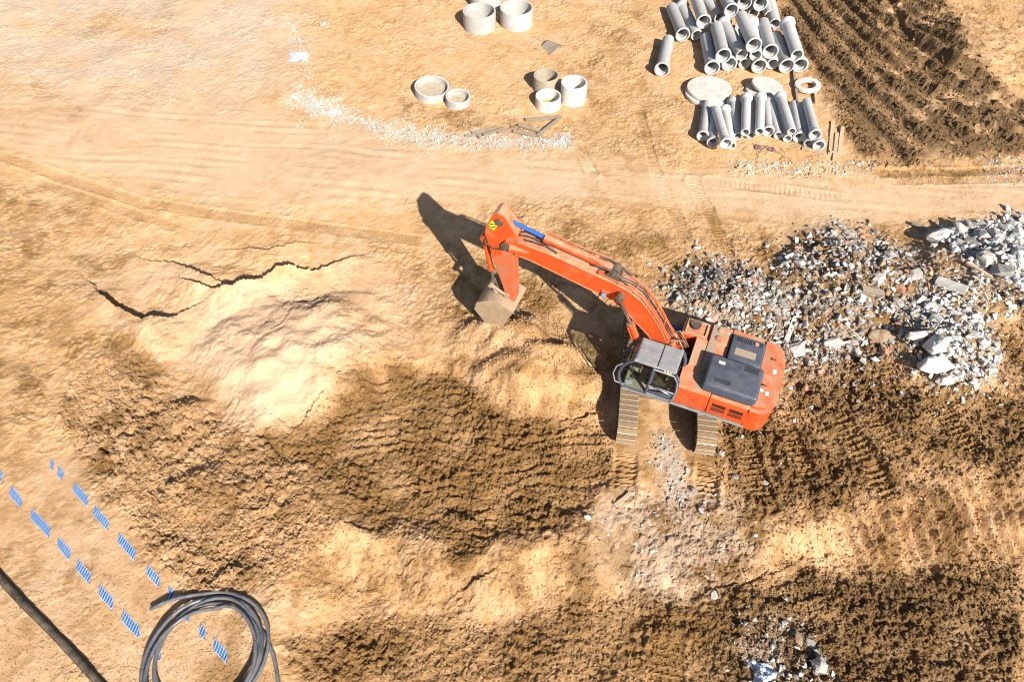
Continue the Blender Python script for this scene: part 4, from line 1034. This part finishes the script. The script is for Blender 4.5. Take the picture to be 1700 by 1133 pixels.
def tape(path, shown, lab):
    P = [Vector((*at(*p), 0)) for p in path]; pts = []
    for a, b in zip(P, P[1:]):
        n = max(1, int((b - a).length / .04)); pts += [a.lerp(b, i / n) for i in range(n)]
    pts.append(P[-1]); acc = [0.0]
    for a, b in zip(pts, pts[1:]): acc.append(acc[-1] + (b - a).length)
    def s_of(px, py):
        q = Vector((*at(px, py), 0)); i = min(range(len(pts)), key=lambda k: (pts[k] - q).length); return acc[i]
    iv = [(s_of(*a) + .05, s_of(*b) - .07) for a, b in shown]
    W, nv = .20, 9; b = new_bm(); uvl = b.loops.layers.uv.new('UVMap'); grid = []
    rnd = random.Random(lab)
    for i, p in enumerate(pts):
        d = (pts[min(i + 1, len(pts) - 1)] - pts[max(i - 1, 0)]).normalized(); s = Vector((-d.y, d.x, 0)); row = []
        for j in range(nv):
            v = j / (nv - 1); q = p + s * (v - .5) * W
            key = acc[i] + (v - .5) * .26
            k = max([min((key - a0) / .06, (a1 - key) / .06) for a0, a1 in iv] + [-1]); k = max(-1, min(1, k))
            row.append((b.verts.new((q.x, q.y, H(q.x, q.y) + (.016 if k > 0 else .016 + .06 * k))), acc[i], v))
        grid.append(row)
    for r0, r1 in zip(grid, grid[1:]):
        for j in range(nv - 1):
            q4 = (r0[j], r1[j], r1[j + 1], r0[j + 1]); f = b.faces.new([q[0] for q in q4])
            for lp, q in zip(f.loops, q4): lp[uvl].uv = (q[1], q[2])
    bmesh.ops.recalc_face_normals(b, faces=b.faces[:])
    o = obj('warning_tape', b, 'tape', None, 80); tag(o, lab, 'warning tape', 'blue and white warning tapes under the sand')
tape([(60, 745), (82, 768), (134, 821), (168, 861), (211, 909), (255, 958), (284, 987), (310, 1022), (336, 1050), (366, 1082), (410, 1130)],
     [((82, 768), (90, 777)), ((94, 781), (106, 794)), ((120, 806), (149, 836)), ((154, 846), (182, 876)), ((197, 890), (226, 928)), ((243, 946), (266, 970)), ((277, 982), (288, 994)), ((303, 1014), (316, 1030)), ((330, 1043), (342, 1058)), ((353, 1067), (379, 1097))],
     'blue and white tape showing in patches, the line that passes under the coil')
tape([(-40, 752), (0, 790), (26, 826), (67, 869), (106, 911), (140, 951), (177, 993), (217, 1037), (257, 1079), (300, 1127)],
     [((-30, 762), (5, 797)), ((14, 815), (38, 838)), ((48, 852), (86, 888)), ((93, 898), (119, 925)), ((126, 937), (153, 965)), ((163, 980), (191, 1007)), ((201, 1021), (234, 1055)), ((244, 1068), (272, 1092))],
     'blue and white tape showing in patches, the line nearer the black pipe')

# ------------------------------------------------------------------ timber, sheet, rag, wires
def plank(p, q, w, t, lab, mat='wood', lift=.02, cat='plank', group=None, zoff=(0, 0), name='plank'):
    a, c = on(*p), on(*q); a.z += t / 2 + lift + zoff[0]; c.z += t / 2 + lift + zoff[1]
    d = c - a; b = new_bm(); bx(b, (d.length / 2, 0, 0), (d.length, w, t))
    bmesh.ops.subdivide_edges(b, edges=[e for e in b.edges if abs(e.verts[0].co.x - e.verts[1].co.x) > .1], cuts=5)
    rr = random.Random(lab)
    for v in b.verts: v.co.z += rr.uniform(-.004, .004); v.co.y += rr.uniform(-.006, .006)
    o = obj(name, b, mat, None, bevel=.004); o.location = a; o.rotation_euler = d.to_track_quat('X', 'Z').to_euler(); return tag(o, lab, cat, group)
plank((1377, 258), (1382, 203), .15, .06, 'leftmost upright lying plank beside the mud, right of the slim pipes')
plank((1384, 268), (1389, 222), .15, .06, 'middle of the three parallel planks by the mud')
plank((1392, 258), (1398, 212), .15, .06, 'rightmost of the three parallel planks by the mud')
plank((1376, 254), (1398, 258), .10, .04, 'short board lying across the three parallel planks', lift=.07)
plank((1331, 247), (1371, 255), .20, .05, 'sand coloured board under the right end of the slim pipes')
plank((1316, 112), (1323, 172), .11, .10, 'dark timber bearer left of the concrete collar', 'wood_grey')
plank((1350, 138), (1354, 172), .11, .10, 'pale timber bearer sticking out under the concrete collar')
LOGS = 'grey timbers in the wet hollow below the rings'
for p, q, w, t, lf, lab in (((872, 201), (930, 196), .16, .09, .03, 'grey timber along the back of the open timber frame'), ((932, 197), (892, 228), .12, .10, .06, 'long grey timber along the right of the open timber frame'),
        ((860, 209), (902, 222), .11, .08, .02, 'dark timber along the front of the open timber frame'), ((852, 220), (892, 228), .14, .07, .05, 'pale timber lying along the white gravel toward the frame'),
        ((784, 224), (822, 215), .12, .08, .06, 'grey timber on top at the left of the timber litter'), ((772, 227), (815, 222), .12, .07, .02, 'flat timber at the far left of the timber litter'),
        ((802, 228), (838, 216), .10, .08, .10, 'slanting timber crossing the left timber litter'), ((790, 222), (797, 232), .10, .08, .04, 'short stub of timber pointing out of the left litter'), ((826, 222), (858, 214), .09, .06, .03, 'thin timber between the litter and the frame'), ((906, 214), (920, 205), .10, .05, .05, 'short broken board inside the open timber frame')):
    plank(p, q, w, t, lab, 'wood_grey', lf, 'timber', LOGS, name='timber')
def sheet():
    b = new_bm(); n = 12; c = on(912, 82); g = {}
    for i in range(n + 1):
        for j in range(n + 1):
            u, v = i / n - .5, j / n - .5
            g[i, j] = b.verts.new((u * 1.05 + .25 * v, v * .85, .10 + .16 * u * u + .06 * math.sin(5 * v + 2 * u)))
    for i in range(n):
        for j in range(n): b.faces.new((g[i, j], g[i + 1, j], g[i + 1, j + 1], g[i, j + 1]))
    o = obj('bent_sheet', b, 'sheet', None, 60); s = o.modifiers.new('thick', 'SOLIDIFY'); s.thickness = .02
    o.location = c; o.rotation_euler = (R(8), R(-6), R(-38)); tag(o, 'bent grey sheet lying on the sand above the small rings', 'sheet')
sheet()
def crumple(px, py, w, d, h, mat, lab, cat, seed, name):
    b = new_bm(); n = 16; c = on(px, py); g = {}; rr = np.random.RandomState(seed)
    ph = rr.uniform(0, 6, 6)
    for i in range(n + 1):
        for j in range(n + 1):
            u, v = i / n * 2 - 1, j / n * 2 - 1; f = max(0, 1 - (u * u + v * v) * .55)
            z = h * f * (.55 + .45 * math.sin(5 * u + ph[0] + 2 * v) * math.cos(4 * v + ph[1])) + h * .3 * rr.uniform(-.5, .5) * f
            sc = 1 + .18 * math.sin(3 * math.atan2(v, u) + ph[2])
            x_, y_ = u * w / 2 * sc, v * d / 2 * sc
            g[i, j] = b.verts.new((x_, y_, H(c.x + x_, c.y + y_) - c.z + .01 + max(0, z)))
    for i in range(n):
        for j in range(n): b.faces.new((g[i, j], g[i + 1, j], g[i + 1, j + 1], g[i, j + 1]))
    o = obj(name, b, mat); s = o.modifiers.new('thick', 'SOLIDIFY'); s.thickness = .01
    o.location = c; tag(o, lab, cat)
crumple(1258, 246, .34, .26, .16, 'rag', 'mauve rag on the left of the wires below the slim pipes', 'rag', 3, 'rag')
crumple(1281, 250, .30, .24, .15, 'rag', 'mauve rag on the right of the wires below the slim pipes', 'rag', 8, 'rag')
crumple(497, 95, 1.0, .8, .22, 'plastic', 'grey plastic film crumpled at the end of the white gravel strip', 'plastic film', 5, 'plastic_film')
crumple(1266, 1118, .55, .5, .2, 'plastic', 'crumpled blue and white plastic film at the bottom edge', 'plastic film', 12, 'plastic_film')
def wires():
    rr = random.Random(6); b = new_bm()
    for k in range(9):
        p = on(1246 + rr.uniform(-4, 60), 240 + rr.uniform(-6, 12)); a = rr.uniform(0, 6.28); pts = []
        for i in range(8):
            p = p + Vector((math.cos(a), math.sin(a), 0)) * .14; a += rr.uniform(-.7, .7); pts.append(Vector((p.x, p.y, H(p.x, p.y) + .03 + .05 * rr.random())))
        tube(b, pts, .009, 5)
    o = obj('tangled_wire', b, 'wire'); tag(o, 'tangle of thin wires around two rags below the slim pipes', 'wire')
wires()
def root():
    pts = [on(*p) for p in ((946, 553), (953, 572), (962, 590), (973, 603), (986, 614))]
    b = new_bm(); tube(b, smooth_path([p + Vector((0, 0, .06)) for p in pts], 1), [.03, .045, .05, .05, .04], 8)
    o = obj('bent_stick', b, 'wood', None, 60); tag(o, 'bent brown stick on the sand heap beside the boom shadow', 'stick')
root()

# ------------------------------------------------------------------ rubble
def rock_mesh(seed, sub=0, flat=(.9, .75, .6), npts=14, name='rock'):
    rr = np.random.RandomState(seed); b = new_bm()
    p = rr.normal(size=(npts, 3)); p /= np.linalg.norm(p, axis=1)[:, None]; p *= rr.uniform(.75, 1.0, (npts, 1)); p = np.sign(p) * np.abs(p) ** .8
    for q in p * np.array(flat) * .5: b.verts.new(q)
    r = bmesh.ops.convex_hull(b, input=b.verts[:])
    bmesh.ops.delete(b, geom=list({g for g in r['geom_interior'] + r['geom_unused'] if isinstance(g, bmesh.types.BMVert)}), context='VERTS')
    if sub:
        bmesh.ops.bevel(b, geom=b.edges[:], offset=.025, segments=1, affect='EDGES')
        bmesh.ops.triangulate(b, faces=b.faces[:])
        bmesh.ops.subdivide_edges(b, edges=[e for e in b.edges if e.calc_length() > .12], cuts=sub, use_grid_fill=True)
        bmesh.ops.triangulate(b, faces=b.faces[:])
        for v in b.verts:
            c = v.co * 5; n = float(noise(np.array([c.x + c.z * 1.7]), np.array([c.y - c.z * 1.3]), seed)[0])
            n2 = float(noise(np.array([c.x * 3 + c.z * 4]), np.array([c.y * 3 - c.z * 3]), seed + 1)[0])
            v.co += v.co.normalized() * (.045 * n + .02 * n2)
    bmesh.ops.triangulate(b, faces=b.faces[:]); bmesh.ops.recalc_face_normals(b, faces=b.faces[:])
    me = bpy.data.meshes.new(name); b.to_mesh(me); b.free(); return me
SMALL_ROCKS = [rock_mesh(100 + i, 0, (1, .5 + .4 * ((i * 37) % 10) / 10, .4 + .4 * ((i * 53) % 10) / 10), 9 + i % 5, 'chunk') for i in range(14)]
BIG_ROCKS = {}
def boulder(px, py, w, mat, lab, seed, flat=(1, .8, .65), rz=None, sink=.25, name='boulder', cat='boulder', group=None):
    """w = width in metres"""
    key = (seed, flat, mat); rr = random.Random(seed * 7 + px)
    if key not in BIG_ROCKS:
        me = rock_mesh(seed, 1, flat, 16, 'boulder'); me.materials.append(M[mat]); BIG_ROCKS[key] = me
    c = on(px, py); o = bpy.data.objects.new(name, BIG_ROCKS[key]); COL.objects.link(o)
    o.scale = (w, w, w); o.rotation_euler = (rr.uniform(-.25, .25), rr.uniform(-.25, .25), rr.uniform(0, 6.28) if rz is None else rz)
    o.location = (c.x, c.y, c.z + w * flat[2] * (.5 - sink)); return tag(o, lab, cat, group)
W_, G_, B_, K_ = 'rock_white', 'rock_grey', 'rock_brown', 'brick'
boulder(1555, 397, 1.0, W_, 'big rounded white boulder at the upper left of the right edge heap', 1)
boulder(1679, 375, .55, W_, 'round white boulder at the top right corner of the heap', 2)
boulder(1631, 394, .95, W_, 'broad white boulder at the top middle of the right edge heap', 3)
boulder(1632, 434, 1.0, G_, 'grey faceted boulder in the middle of the right edge heap', 4)
boulder(1688, 432, 1.05, W_, 'pale boulder cut by the right edge of the picture', 5)
boulder(1660, 455, .85, G_, 'dusty boulder right of centre in the right edge heap', 6)
boulder(1518, 562, .85, W_, 'tall white block at the left of the lower white heap', 7, (1, .7, .8))
boulder(1552, 578, 1.15, W_, 'largest white block in the lower white heap', 8, (1, .65, .7), .5)
boulder(1549, 612, 1.45, W_, 'broad dirty white slab block below the largest one', 9, (1, .5, .45), .12)
boulder(1575, 633, 1.25, W_, 'long split white slab at the foot of the lower heap', 10, (1, .32, .28), .35)
boulder(1620, 532, .6, W_, 'white angular block at the upper right of the lower heap', 11)
boulder(1543, 513, .62, W_, 'white block at the upper left of the lower heap', 12)
boulder(1592, 527, .5, B_, 'brownish block in the lower white heap', 13)
boulder(1467, 562, 1.3, B_, 'brown broken slab lying flat between the heaps', 14, (1, .6, .22), -.35)
boulder(1379, 570, .85, G_, 'grey speckled block below the dark rubble', 15, (1, .6, .45), .1)
boulder(1324, 582, .82, W_, 'white broken slab just behind the counterweight', 16, (1, .7, .4), .4)
boulder(1516, 460, .8, G_, 'flat grey boulder at the right of the dark heap', 17, (1, .7, .4))
boulder(1478, 424, .62, G_, 'smooth grey boulder at the upper right of the dark heap', 18)
boulder(1297, 508, .48, G_, 'grey block at the right of the near dark heap', 19)
boulder(1321, 520, .42, W_, 'white wedge of concrete between the dark heaps', 20, (1, .6, .4))
boulder(1251, 468, .5, K_, 'pinkish broken brickwork on top of the near dark heap', 21, (1, .6, .5))
boulder(1317, 424, .5, K_, 'red brick chunk at the upper left of the far dark heap', 22, (1, .5, .45), .8)
boulder(1467, 586, .5, K_, 'pinkish chunk below the brown slab', 23)
boulder(1490, 482, .5, K_, 'orange brick chunk near the right of the dark heap', 24)
boulder(1111, 491, .32, W_, 'white square block at the left tip of the near dark heap', 25, (1, .9, .6))
boulder(1145, 457, .46, G_, 'grey cracked block on the left of the near dark heap', 26)
boulder(1382, 389, .42, W_, 'white block at the crest of the far dark heap', 27)
boulder(1408, 389, .5, G_, 'grey flat block at the crest of the far dark heap', 28, (1, .6, .4))
boulder(1196, 755, .26, W_, 'white stone touching the right crawler track', 29, (1, .9, .7))
boulder(1222, 791, .38, G_, 'flat grey stone slab right of the right track prints', 30, (1, .7, .3))
boulder(1271, 802, .25, W_, 'white round stone farthest right of the track prints', 31)
boulder(1232, 727, .2, W_, 'white stone with an orange one behind the counterweight shadow', 32)
boulder(1261, 722, .22, W_, 'white flat stone just below the counterweight', 33)
boulder(1141, 783, .2, W_, 'white stone on the ash strip between the tracks', 34)
boulder(1301, 678, .22, B_, 'tan stone right of the counterweight', 35)
boulder(1318, 699, .2, W_, 'small pale stone farther right of the counterweight', 36)
boulder(1151, 818, .3, G_, 'grey stone at the foot of the right track prints', 37)
boulder(1163, 848, .25, W_, 'white stone lowest of those below the right track prints', 38)
boulder(1358, 1108, .62, G_, 'grey boulder with a dark shadow at the bottom edge', 39, (.8, .7, .9))
boulder(1325, 1062, .5, B_, 'flat broken slab above the grey bottom boulder', 40, (1, .6, .2))
boulder(1346, 1070, .4, G_, 'square grey slab beside the flat broken one', 41, (1, .8, .2))
boulder(1185, 990, .36, W_, 'white jagged fragment at the foot of the grey bank', 42, (1, .6, .35))
boulder(975, 860, .25, W_, 'white stone at the right lip of the dug floor', 43)
boulder(1126, 917, .2, G_, 'thin dark stone standing on the grey bank', 44, (.4, 1, .6))
boulder(536, 41, .5, G_, 'dark grey stone near the top left litter', 45)

boulder(1274, 409, .26, W_, 'lone white stone on bare earth above the near dark heap', 47)
plank((1551, 471), (1601, 488), .30, .22, 'white concrete beam lying across the gap between the white heaps', 'concrete_white', .05, 'beam', name='concrete_beam')
plank((1600, 442), (1642, 467), .10, .08, 'pinkish pole lying on the right edge heap', 'wood', .15, 'pole', name='pole')
plank((1428, 484), (1464, 492), .26, .16, 'brown rounded post fragment below the far dark heap', 'wood_grey', .03, 'post', name='post')
plank((1512, 374), (1536, 384), .16, .06, 'grey curved strip at the far left of the right edge heap', 'sheet', .1, 'strip', name='metal_strip')
plank((1303, 572), (1318, 532), .16, .05, 'white board standing behind the counterweight', 'concrete_white', .05, 'board', name='board')
plank((1020, 842), (1046, 822), .12, .06, 'split board below the left track prints', 'wood', .03)

TINTS = {'white': [(.58, .58, .575), (.52, .515, .50), (.64, .64, .635), (.42, .40, .365)], 'grey': [(.42, .405, .385), (.33, .315, .29), (.48, .47, .455), (.27, .245, .215)],
         'dark': [(.18, .155, .125), (.24, .21, .175), (.14, .12, .095)], 'brick': [(.46, .20, .12), (.52, .27, .18), (.40, .19, .13)], 'soil': [(.30, .19, .09), (.24, .145, .065), (.36, .245, .13)], 'sand': [(.50, .36, .20), (.44, .30, .155)]}
VARR = []
for me in SMALL_ROCKS:
    v = np.empty(len(me.vertices) * 3, np.float32); me.vertices.foreach_get('co', v)
    VARR.append((v.reshape(-1, 3), [list(p.vertices) for p in me.polygons]))
CRUMBS = []
for i in range(10):
    me = rock_mesh(500 + i, 0, (1, .6 + .04 * i, .5 + .03 * i), 7, 'crumb'); v = np.empty(len(me.vertices) * 3, np.float32); me.vertices.foreach_get('co', v)
    CRUMBS.append((v.reshape(-1, 3), [list(p.vertices) for p in me.polygons])); bpy.data.meshes.remove(me)
def scatter_points(outline, n, seed, feather=.12):
    rr = np.random.RandomState(seed); P = G(outline); lo, hi = P.min(0), P.max(0); out = []
    while len(out) < n:
        q = rr.uniform(lo, hi, (n * 2, 2)).astype(np.float32); q = q[inside(q[:, 0], q[:, 1], P)]; out += list(q)
    q = np.array(out[:n], np.float32); return q + (rr.normal(size=q.shape) * feather).astype(np.float32)
def chunk_field(name, lab, items, seed, earth=False):
    """items: list of (points, smin, smax, [tint names], squash) -> one mass of broken pieces nobody could count"""
    rr = np.random.RandomState(seed); V = []; F = []; C = []; base = 0; VAR = CRUMBS if earth else VARR
    for pts, s0, s1, tints, lift in items:
        n = len(pts); hz = Hs(pts); kind = rr.randint(len(VAR), size=n); s = s0 * (s1 / s0) ** (rr.rand(n) ** (1.5 if earth else 2.2))
        a, t, q = rr.uniform(0, 6.28, n), rr.uniform(-.5, .5, n), rr.uniform(-.5, .5, n)
        ca, sa, ct, st, cq, sq = np.cos(a), np.sin(a), np.cos(t), np.sin(t), np.cos(q), np.sin(q); z0 = np.zeros(n); o1 = np.ones(n)
        Rz = np.stack([ca, -sa, z0, sa, ca, z0, z0, z0, o1], 1).reshape(n, 3, 3); Rx = np.stack([o1, z0, z0, z0, ct, -st, z0, st, ct], 1).reshape(n, 3, 3); Ry = np.stack([cq, z0, sq, z0, o1, z0, -sq, z0, cq], 1).reshape(n, 3, 3)
        rot = Rz @ Rx @ Ry
        pos = np.stack([pts[:, 0], pts[:, 1], hz + s * (.24 - (.12 if earth else .37) * rr.rand(n)) + lift * rr.rand(n)], 1)
        cols = np.array([c for tn in tints for c in TINTS[tn]]); cc = cols[rr.randint(len(cols), size=n)] * rr.uniform(.85, 1.12, (n, 1))
        for k in range(len(VAR)):
            m = kind == k
            if not m.any(): continue
            va, fa = VAR[k]; w = np.einsum('nij,vj->nvi', rot[m], va) * s[m][:, None, None] + pos[m][:, None, :]
            nv, ni = len(va), int(m.sum()); off = base + np.arange(ni) * nv
            F.append((np.array(fa)[None] + off[:, None, None]).reshape(-1, 3)); V.append(w.reshape(-1, 3)); C.append(np.repeat(np.concatenate([cc[m], np.ones((ni, 1))], 1), nv, 0)); base += nv * ni
    V = np.concatenate(V).astype(np.float32); F = np.concatenate(F).astype(np.int32); C = np.concatenate(C).astype(np.float32)
    me = bpy.data.meshes.new(name); me.vertices.add(len(V)); me.vertices.foreach_set('co', V.ravel()); me.loops.add(F.size); me.loops.foreach_set('vertex_index', F.ravel())
    me.polygons.add(len(F)); me.polygons.foreach_set('loop_start', (np.arange(len(F)) * 3).astype(np.int32)); me.polygons.foreach_set('use_smooth', np.zeros(len(F), bool)); me.update(); me.validate()
    if earth:      # crumbs of the ground they lie on
        ii = np.clip(np.searchsorted(GRID['x'], V[:, 0]) - 1, 0, None) + (np.clip(np.searchsorted(GRID['y'], V[:, 1]) - 1, 0, None)) * GRID['nx']
        for nm in ('dark', 'grey', 'pale', 'wet', 'rough'): attr(me, nm, GRID[nm][ii])
        me.materials.append(M['soil'])
    else:
        ca = me.color_attributes.new('tint', 'FLOAT_COLOR', 'POINT'); ca.data.foreach_set('color', C.ravel()); me.materials.append(M['chunks'])
    o = bpy.data.objects.new(name, me); COL.objects.link(o); o['kind'] = 'stuff'; o['label'] = lab; o['category'] = 'rubble' if 'clod' not in name else 'soil'
    return o
sp = scatter_points
def arc_points(line, n, seed):
    P = G(line); rr = np.random.RandomState(seed); out = []
    cl = rr.rand(60)
    for i in range(n):
        t = (cl[rr.randint(60)] + rr.normal() * .012 if rr.rand() < .75 else rr.rand()) % 1.0
        s = t * (len(P) - 1); k = min(int(s), len(P) - 2); a, b = P[k], P[k + 1]; p = a + (b - a) * (s - k); d = (b - a) / np.linalg.norm(b - a)
        w = .22 + .5 * abs(math.sin(t * 23)) ** 2
        out.append(p + np.array([-d[1], d[0]]) * rr.normal() * w)
    return np.array(out, np.float32)
CB = [(1290,440),(1330,390),(1400,382),(1470,402),(1540,440),(1545,490),(1500,560),(1440,600),(1335,620),(1305,550)]
CA = [(1112,472),(1160,438),(1225,445),(1285,485),(1312,545),(1310,605),(1250,580),(1190,545),(1150,520),(1118,512)]
CC = [(1540,395),(1600,378),(1715,362),(1715,560),(1655,515),(1610,478),(1570,440)]
CD = [(1500,530),(1545,480),(1615,490),(1640,550),(1652,625),(1600,662),(1545,645),(1505,600)]
chunk_field('white_rubble', 'small white broken concrete filling the two pale heaps at the right', [
    (sp(CC, 2600, 1, .3), .06, .40, ['white', 'white', 'white', 'grey'], .10), (sp(CD, 1900, 2, .3), .06, .34, ['white', 'white', 'white', 'sand'], .10),
    (sp([(1430,560),(1520,540),(1540,640),(1620,670),(1560,700),(1480,660)], 260, 3), .04, .16, ['white', 'sand', 'soil'], .02)], 11)
chunk_field('dark_rubble', 'dark mixed demolition rubble with brick and concrete bits right of the boom', [
    (sp(CB, 3300, 4, .5), .04, .42, ['grey'] * 8 + ['dark'] * 4 + ['brick'] + ['white'] * 4 + ['soil'] * 3, .06), (sp(CA, 2500, 5, .4), .04, .36, ['dark'] * 6 + ['grey'] * 7 + ['brick'] + ['white'] * 2, .06),
    (sp([(1300,600),(1500,520),(1560,640),(1420,680),(1320,660)], 700, 6, .4), .04, .2, ['grey', 'white', 'soil', 'brick'], .02)], 12)
chunk_field('white_gravel', 'strip of white crushed stone along the edge of the haul road', [
    (arc_points([(484,158),(520,172),(560,188),(640,212),(700,227),(760,234),(860,238),(948,236)], 5200, 5), .02, .17, ['white', 'white', 'white', 'white', 'sand'], .02),
    (sp([(478,150),(520,172),(560,183),(640,206),(700,222),(760,226),(860,228),(945,228),(948,242),(860,246),(760,243),(690,234),(620,218),(560,200),(490,172)], 1200, 7), .02, .13, ['white', 'white', 'white', 'white', 'sand'], .02),
    (sp([(470,20),(500,60),(520,110),(520,170),(490,160),(478,100)], 600, 8), .03, .2, ['white', 'brick', 'white', 'sand'], .0),
    (sp([(1195,262),(1300,270),(1450,268),(1450,290),(1320,296),(1220,285)], 900, 9), .03, .2, ['white', 'white', 'sand'], .0),
    (sp([(1625,262),(1715,265),(1715,305),(1640,300)], 700, 10), .03, .16, ['white', 'white', 'brick'], .0),
    (sp([(-40,0),(480,0),(460,130),(200,150),(-40,100)], 320, 21), .02, .10, ['white', 'white', 'brick', 'grey'], .0),
    (sp([(540,60),(960,60),(960,240),(560,200)], 500, 22), .02, .09, ['sand', 'white', 'sand'], .0)], 13)
chunk_field('track_side_rubble', 'crushed brick and stone between and below the crawler track prints', [
    (sp([(1070,730),(1105,715),(1135,760),(1150,830),(1100,835)], 420, 14), .03, .15, ['grey', 'grey', 'white', 'brick'], .0),
    (sp([(985,850),(1060,815),(1190,820),(1265,870),(1200,960),(1040,960)], 620, 15), .03, .20, ['white', 'grey', 'sand', 'brick', 'soil'], .0),
    (sp([(1180,690),(1340,640),(1500,700),(1500,830),(1240,830)], 300, 16), .03, .14, ['white', 'soil', 'soil', 'sand'], .0),
    (sp([(1240,1000),(1330,1020),(1390,1060),(1390,1140),(1250,1140)], 700, 17, .3), .04, .24, ['grey', 'grey', 'white', 'soil'], .0)], 14)
def clods():
    items = []
    for k, (pl, n, s1, tn) in enumerate(((DUG, 8000, .17, ['soil']), (MUD_NE, 8000, .26, ['soil', 'dark', 'dark']), (MUD_E, 5500, .22, ['soil', 'soil', 'dark']), (MUD_SE, 5500, .2, ['soil', 'soil', 'dark']),
                                         (MUD_S, 4500, .14, ['soil', 'sand']), (ROUGH_W, 10000, .18, ['sand', 'soil', 'sand']), (SANDMASS, 4500, .09, ['sand']), (SLAB_SW, 6000, .06, ['sand']),
                                         ([(760,490),(860,480),(1000,560),(1030,660),(960,690),(820,670),(740,620)], 4500, .13, ['sand', 'soil']), ([(460,860),(1000,860),(1000,1010),(460,1000)], 3500, .10, ['sand']),
                                         ([(1100,840),(1700,780),(1700,960),(1150,980)], 5000, .14, ['sand', 'soil']), ([(600,40),(1090,40),(1120,260),(620,220)], 3500, .08, ['sand']), ([(-60,340),(700,380),(720,560),(200,560),(-60,720)], 8000, .07, ['sand']), ([(-60,-20),(620,-20),(620,330),(-60,330)], 5000, .05, ['sand']), ([(620,240),(1700,270),(1700,380),(700,420)], 6000, .06, ['sand']), ([(900,380),(1260,400),(1110,480),(1030,500)], 2000, .1, ['sand']), ([(1560,-30),(1720,-30),(1720,200),(1600,100)], 1500, .14, ['sand']))):
        items.append((sp(pl, n, 40 + k), .04, s1, tn, 0.0))
    chunk_field('soil_clods', 'loose crumbs and clods of earth lying all over the dug ground', items, 15, True)
clods()

# individual stones of the heaps that stand out one by one
def stones(outline, n, seed, w0, w1, mats, name, lab, group):
    rr = random.Random(seed); pts = sp(outline, n, seed); hz = Hs(pts)
    for (x, y), z in zip(pts, hz):
        mt = mats[rr.randrange(len(mats))]; i = rr.randrange(len(SMALL_ROCKS)); key = ('s', i, mt)
        if key not in BIG_ROCKS:
            me = SMALL_ROCKS[i].copy(); me.materials.append(M[mt]); BIG_ROCKS[key] = me
        o = bpy.data.objects.new(name, BIG_ROCKS[key]); COL.objects.link(o); s = w0 * (w1 / w0) ** (rr.random() ** 1.6)
        o.scale = (s, s, s * .9); o.rotation_euler = (rr.uniform(-.4, .4), rr.uniform(-.4, .4), rr.uniform(0, 6.28)); o.location = (float(x), float(y), float(z) + s * .18 + .04)
        tag(o, lab, 'stone', group)
stones(CC, 80, 31, .30, .75, [W_, W_, G_], 'concrete_lump', 'fist to head sized white concrete lump in the right edge heap', 'white lumps of the right edge heap')
stones(CD, 60, 32, .28, .6, [W_, W_, W_, B_], 'concrete_lump', 'white concrete lump in the lower white heap beside the mud', 'white lumps of the lower heap')
stones(CB, 70, 33, .2, .42, [G_, G_, W_, K_, B_], 'rubble_lump', 'grey or reddish lump in the far dark heap', 'lumps of the far dark heap')
stones(CA, 45, 34, .18, .36, [G_, G_, W_, K_], 'rubble_lump', 'grey or reddish lump in the near dark heap', 'lumps of the near dark heap')

# ------------------------------------------------------------------ water lying in the ruts
def puddle(pts, w, z, mat, lab):
    P = [at(*p) for p in pts]; b = new_bm(); L, Rr = [], []
    for i, p in enumerate(P):
        a, c = P[max(0, i - 1)], P[min(len(P) - 1, i + 1)]; d = Vector((c[0] - a[0], c[1] - a[1], 0)).normalized(); s = Vector((-d.y, d.x, 0))
        ww = w * (.35 if i in (0, len(P) - 1) else 1); q = Vector((p[0], p[1], z)); L.append(b.verts.new(q + s * ww)); Rr.append(b.verts.new(q - s * ww))
    for i in range(len(P) - 1): b.faces.new((Rr[i], Rr[i + 1], L[i + 1], L[i]))
    bmesh.ops.recalc_face_normals(b, faces=b.faces[:])
    for f in b.faces:
        if f.normal.z < 0: f.normal_flip()
    o = obj('puddle', b, mat, None, 80); o['kind'] = 'structure'; o['label'] = lab
puddle([(1483, 45), (1500, 68), (1525, 84), (1578, 114), (1641, 146), (1680, 165)], .22, -.16, 'puddle', 'long greenish puddle in a deep wheel rut')
puddle([(1570, 138), (1600, 155), (1632, 173)], .18, -.12, 'puddle', 'short brown puddle in a wheel rut')
puddle([(1600, 179), (1640, 198), (1676, 214)], .2, -.13, 'puddle', 'yellowish puddle in a lower wheel rut')
print('objects', len(bpy.data.objects), 'tris', sum(sum(len(p.vertices) - 2 for p in o.data.polygons) for o in bpy.data.objects if o.type == 'MESH'))
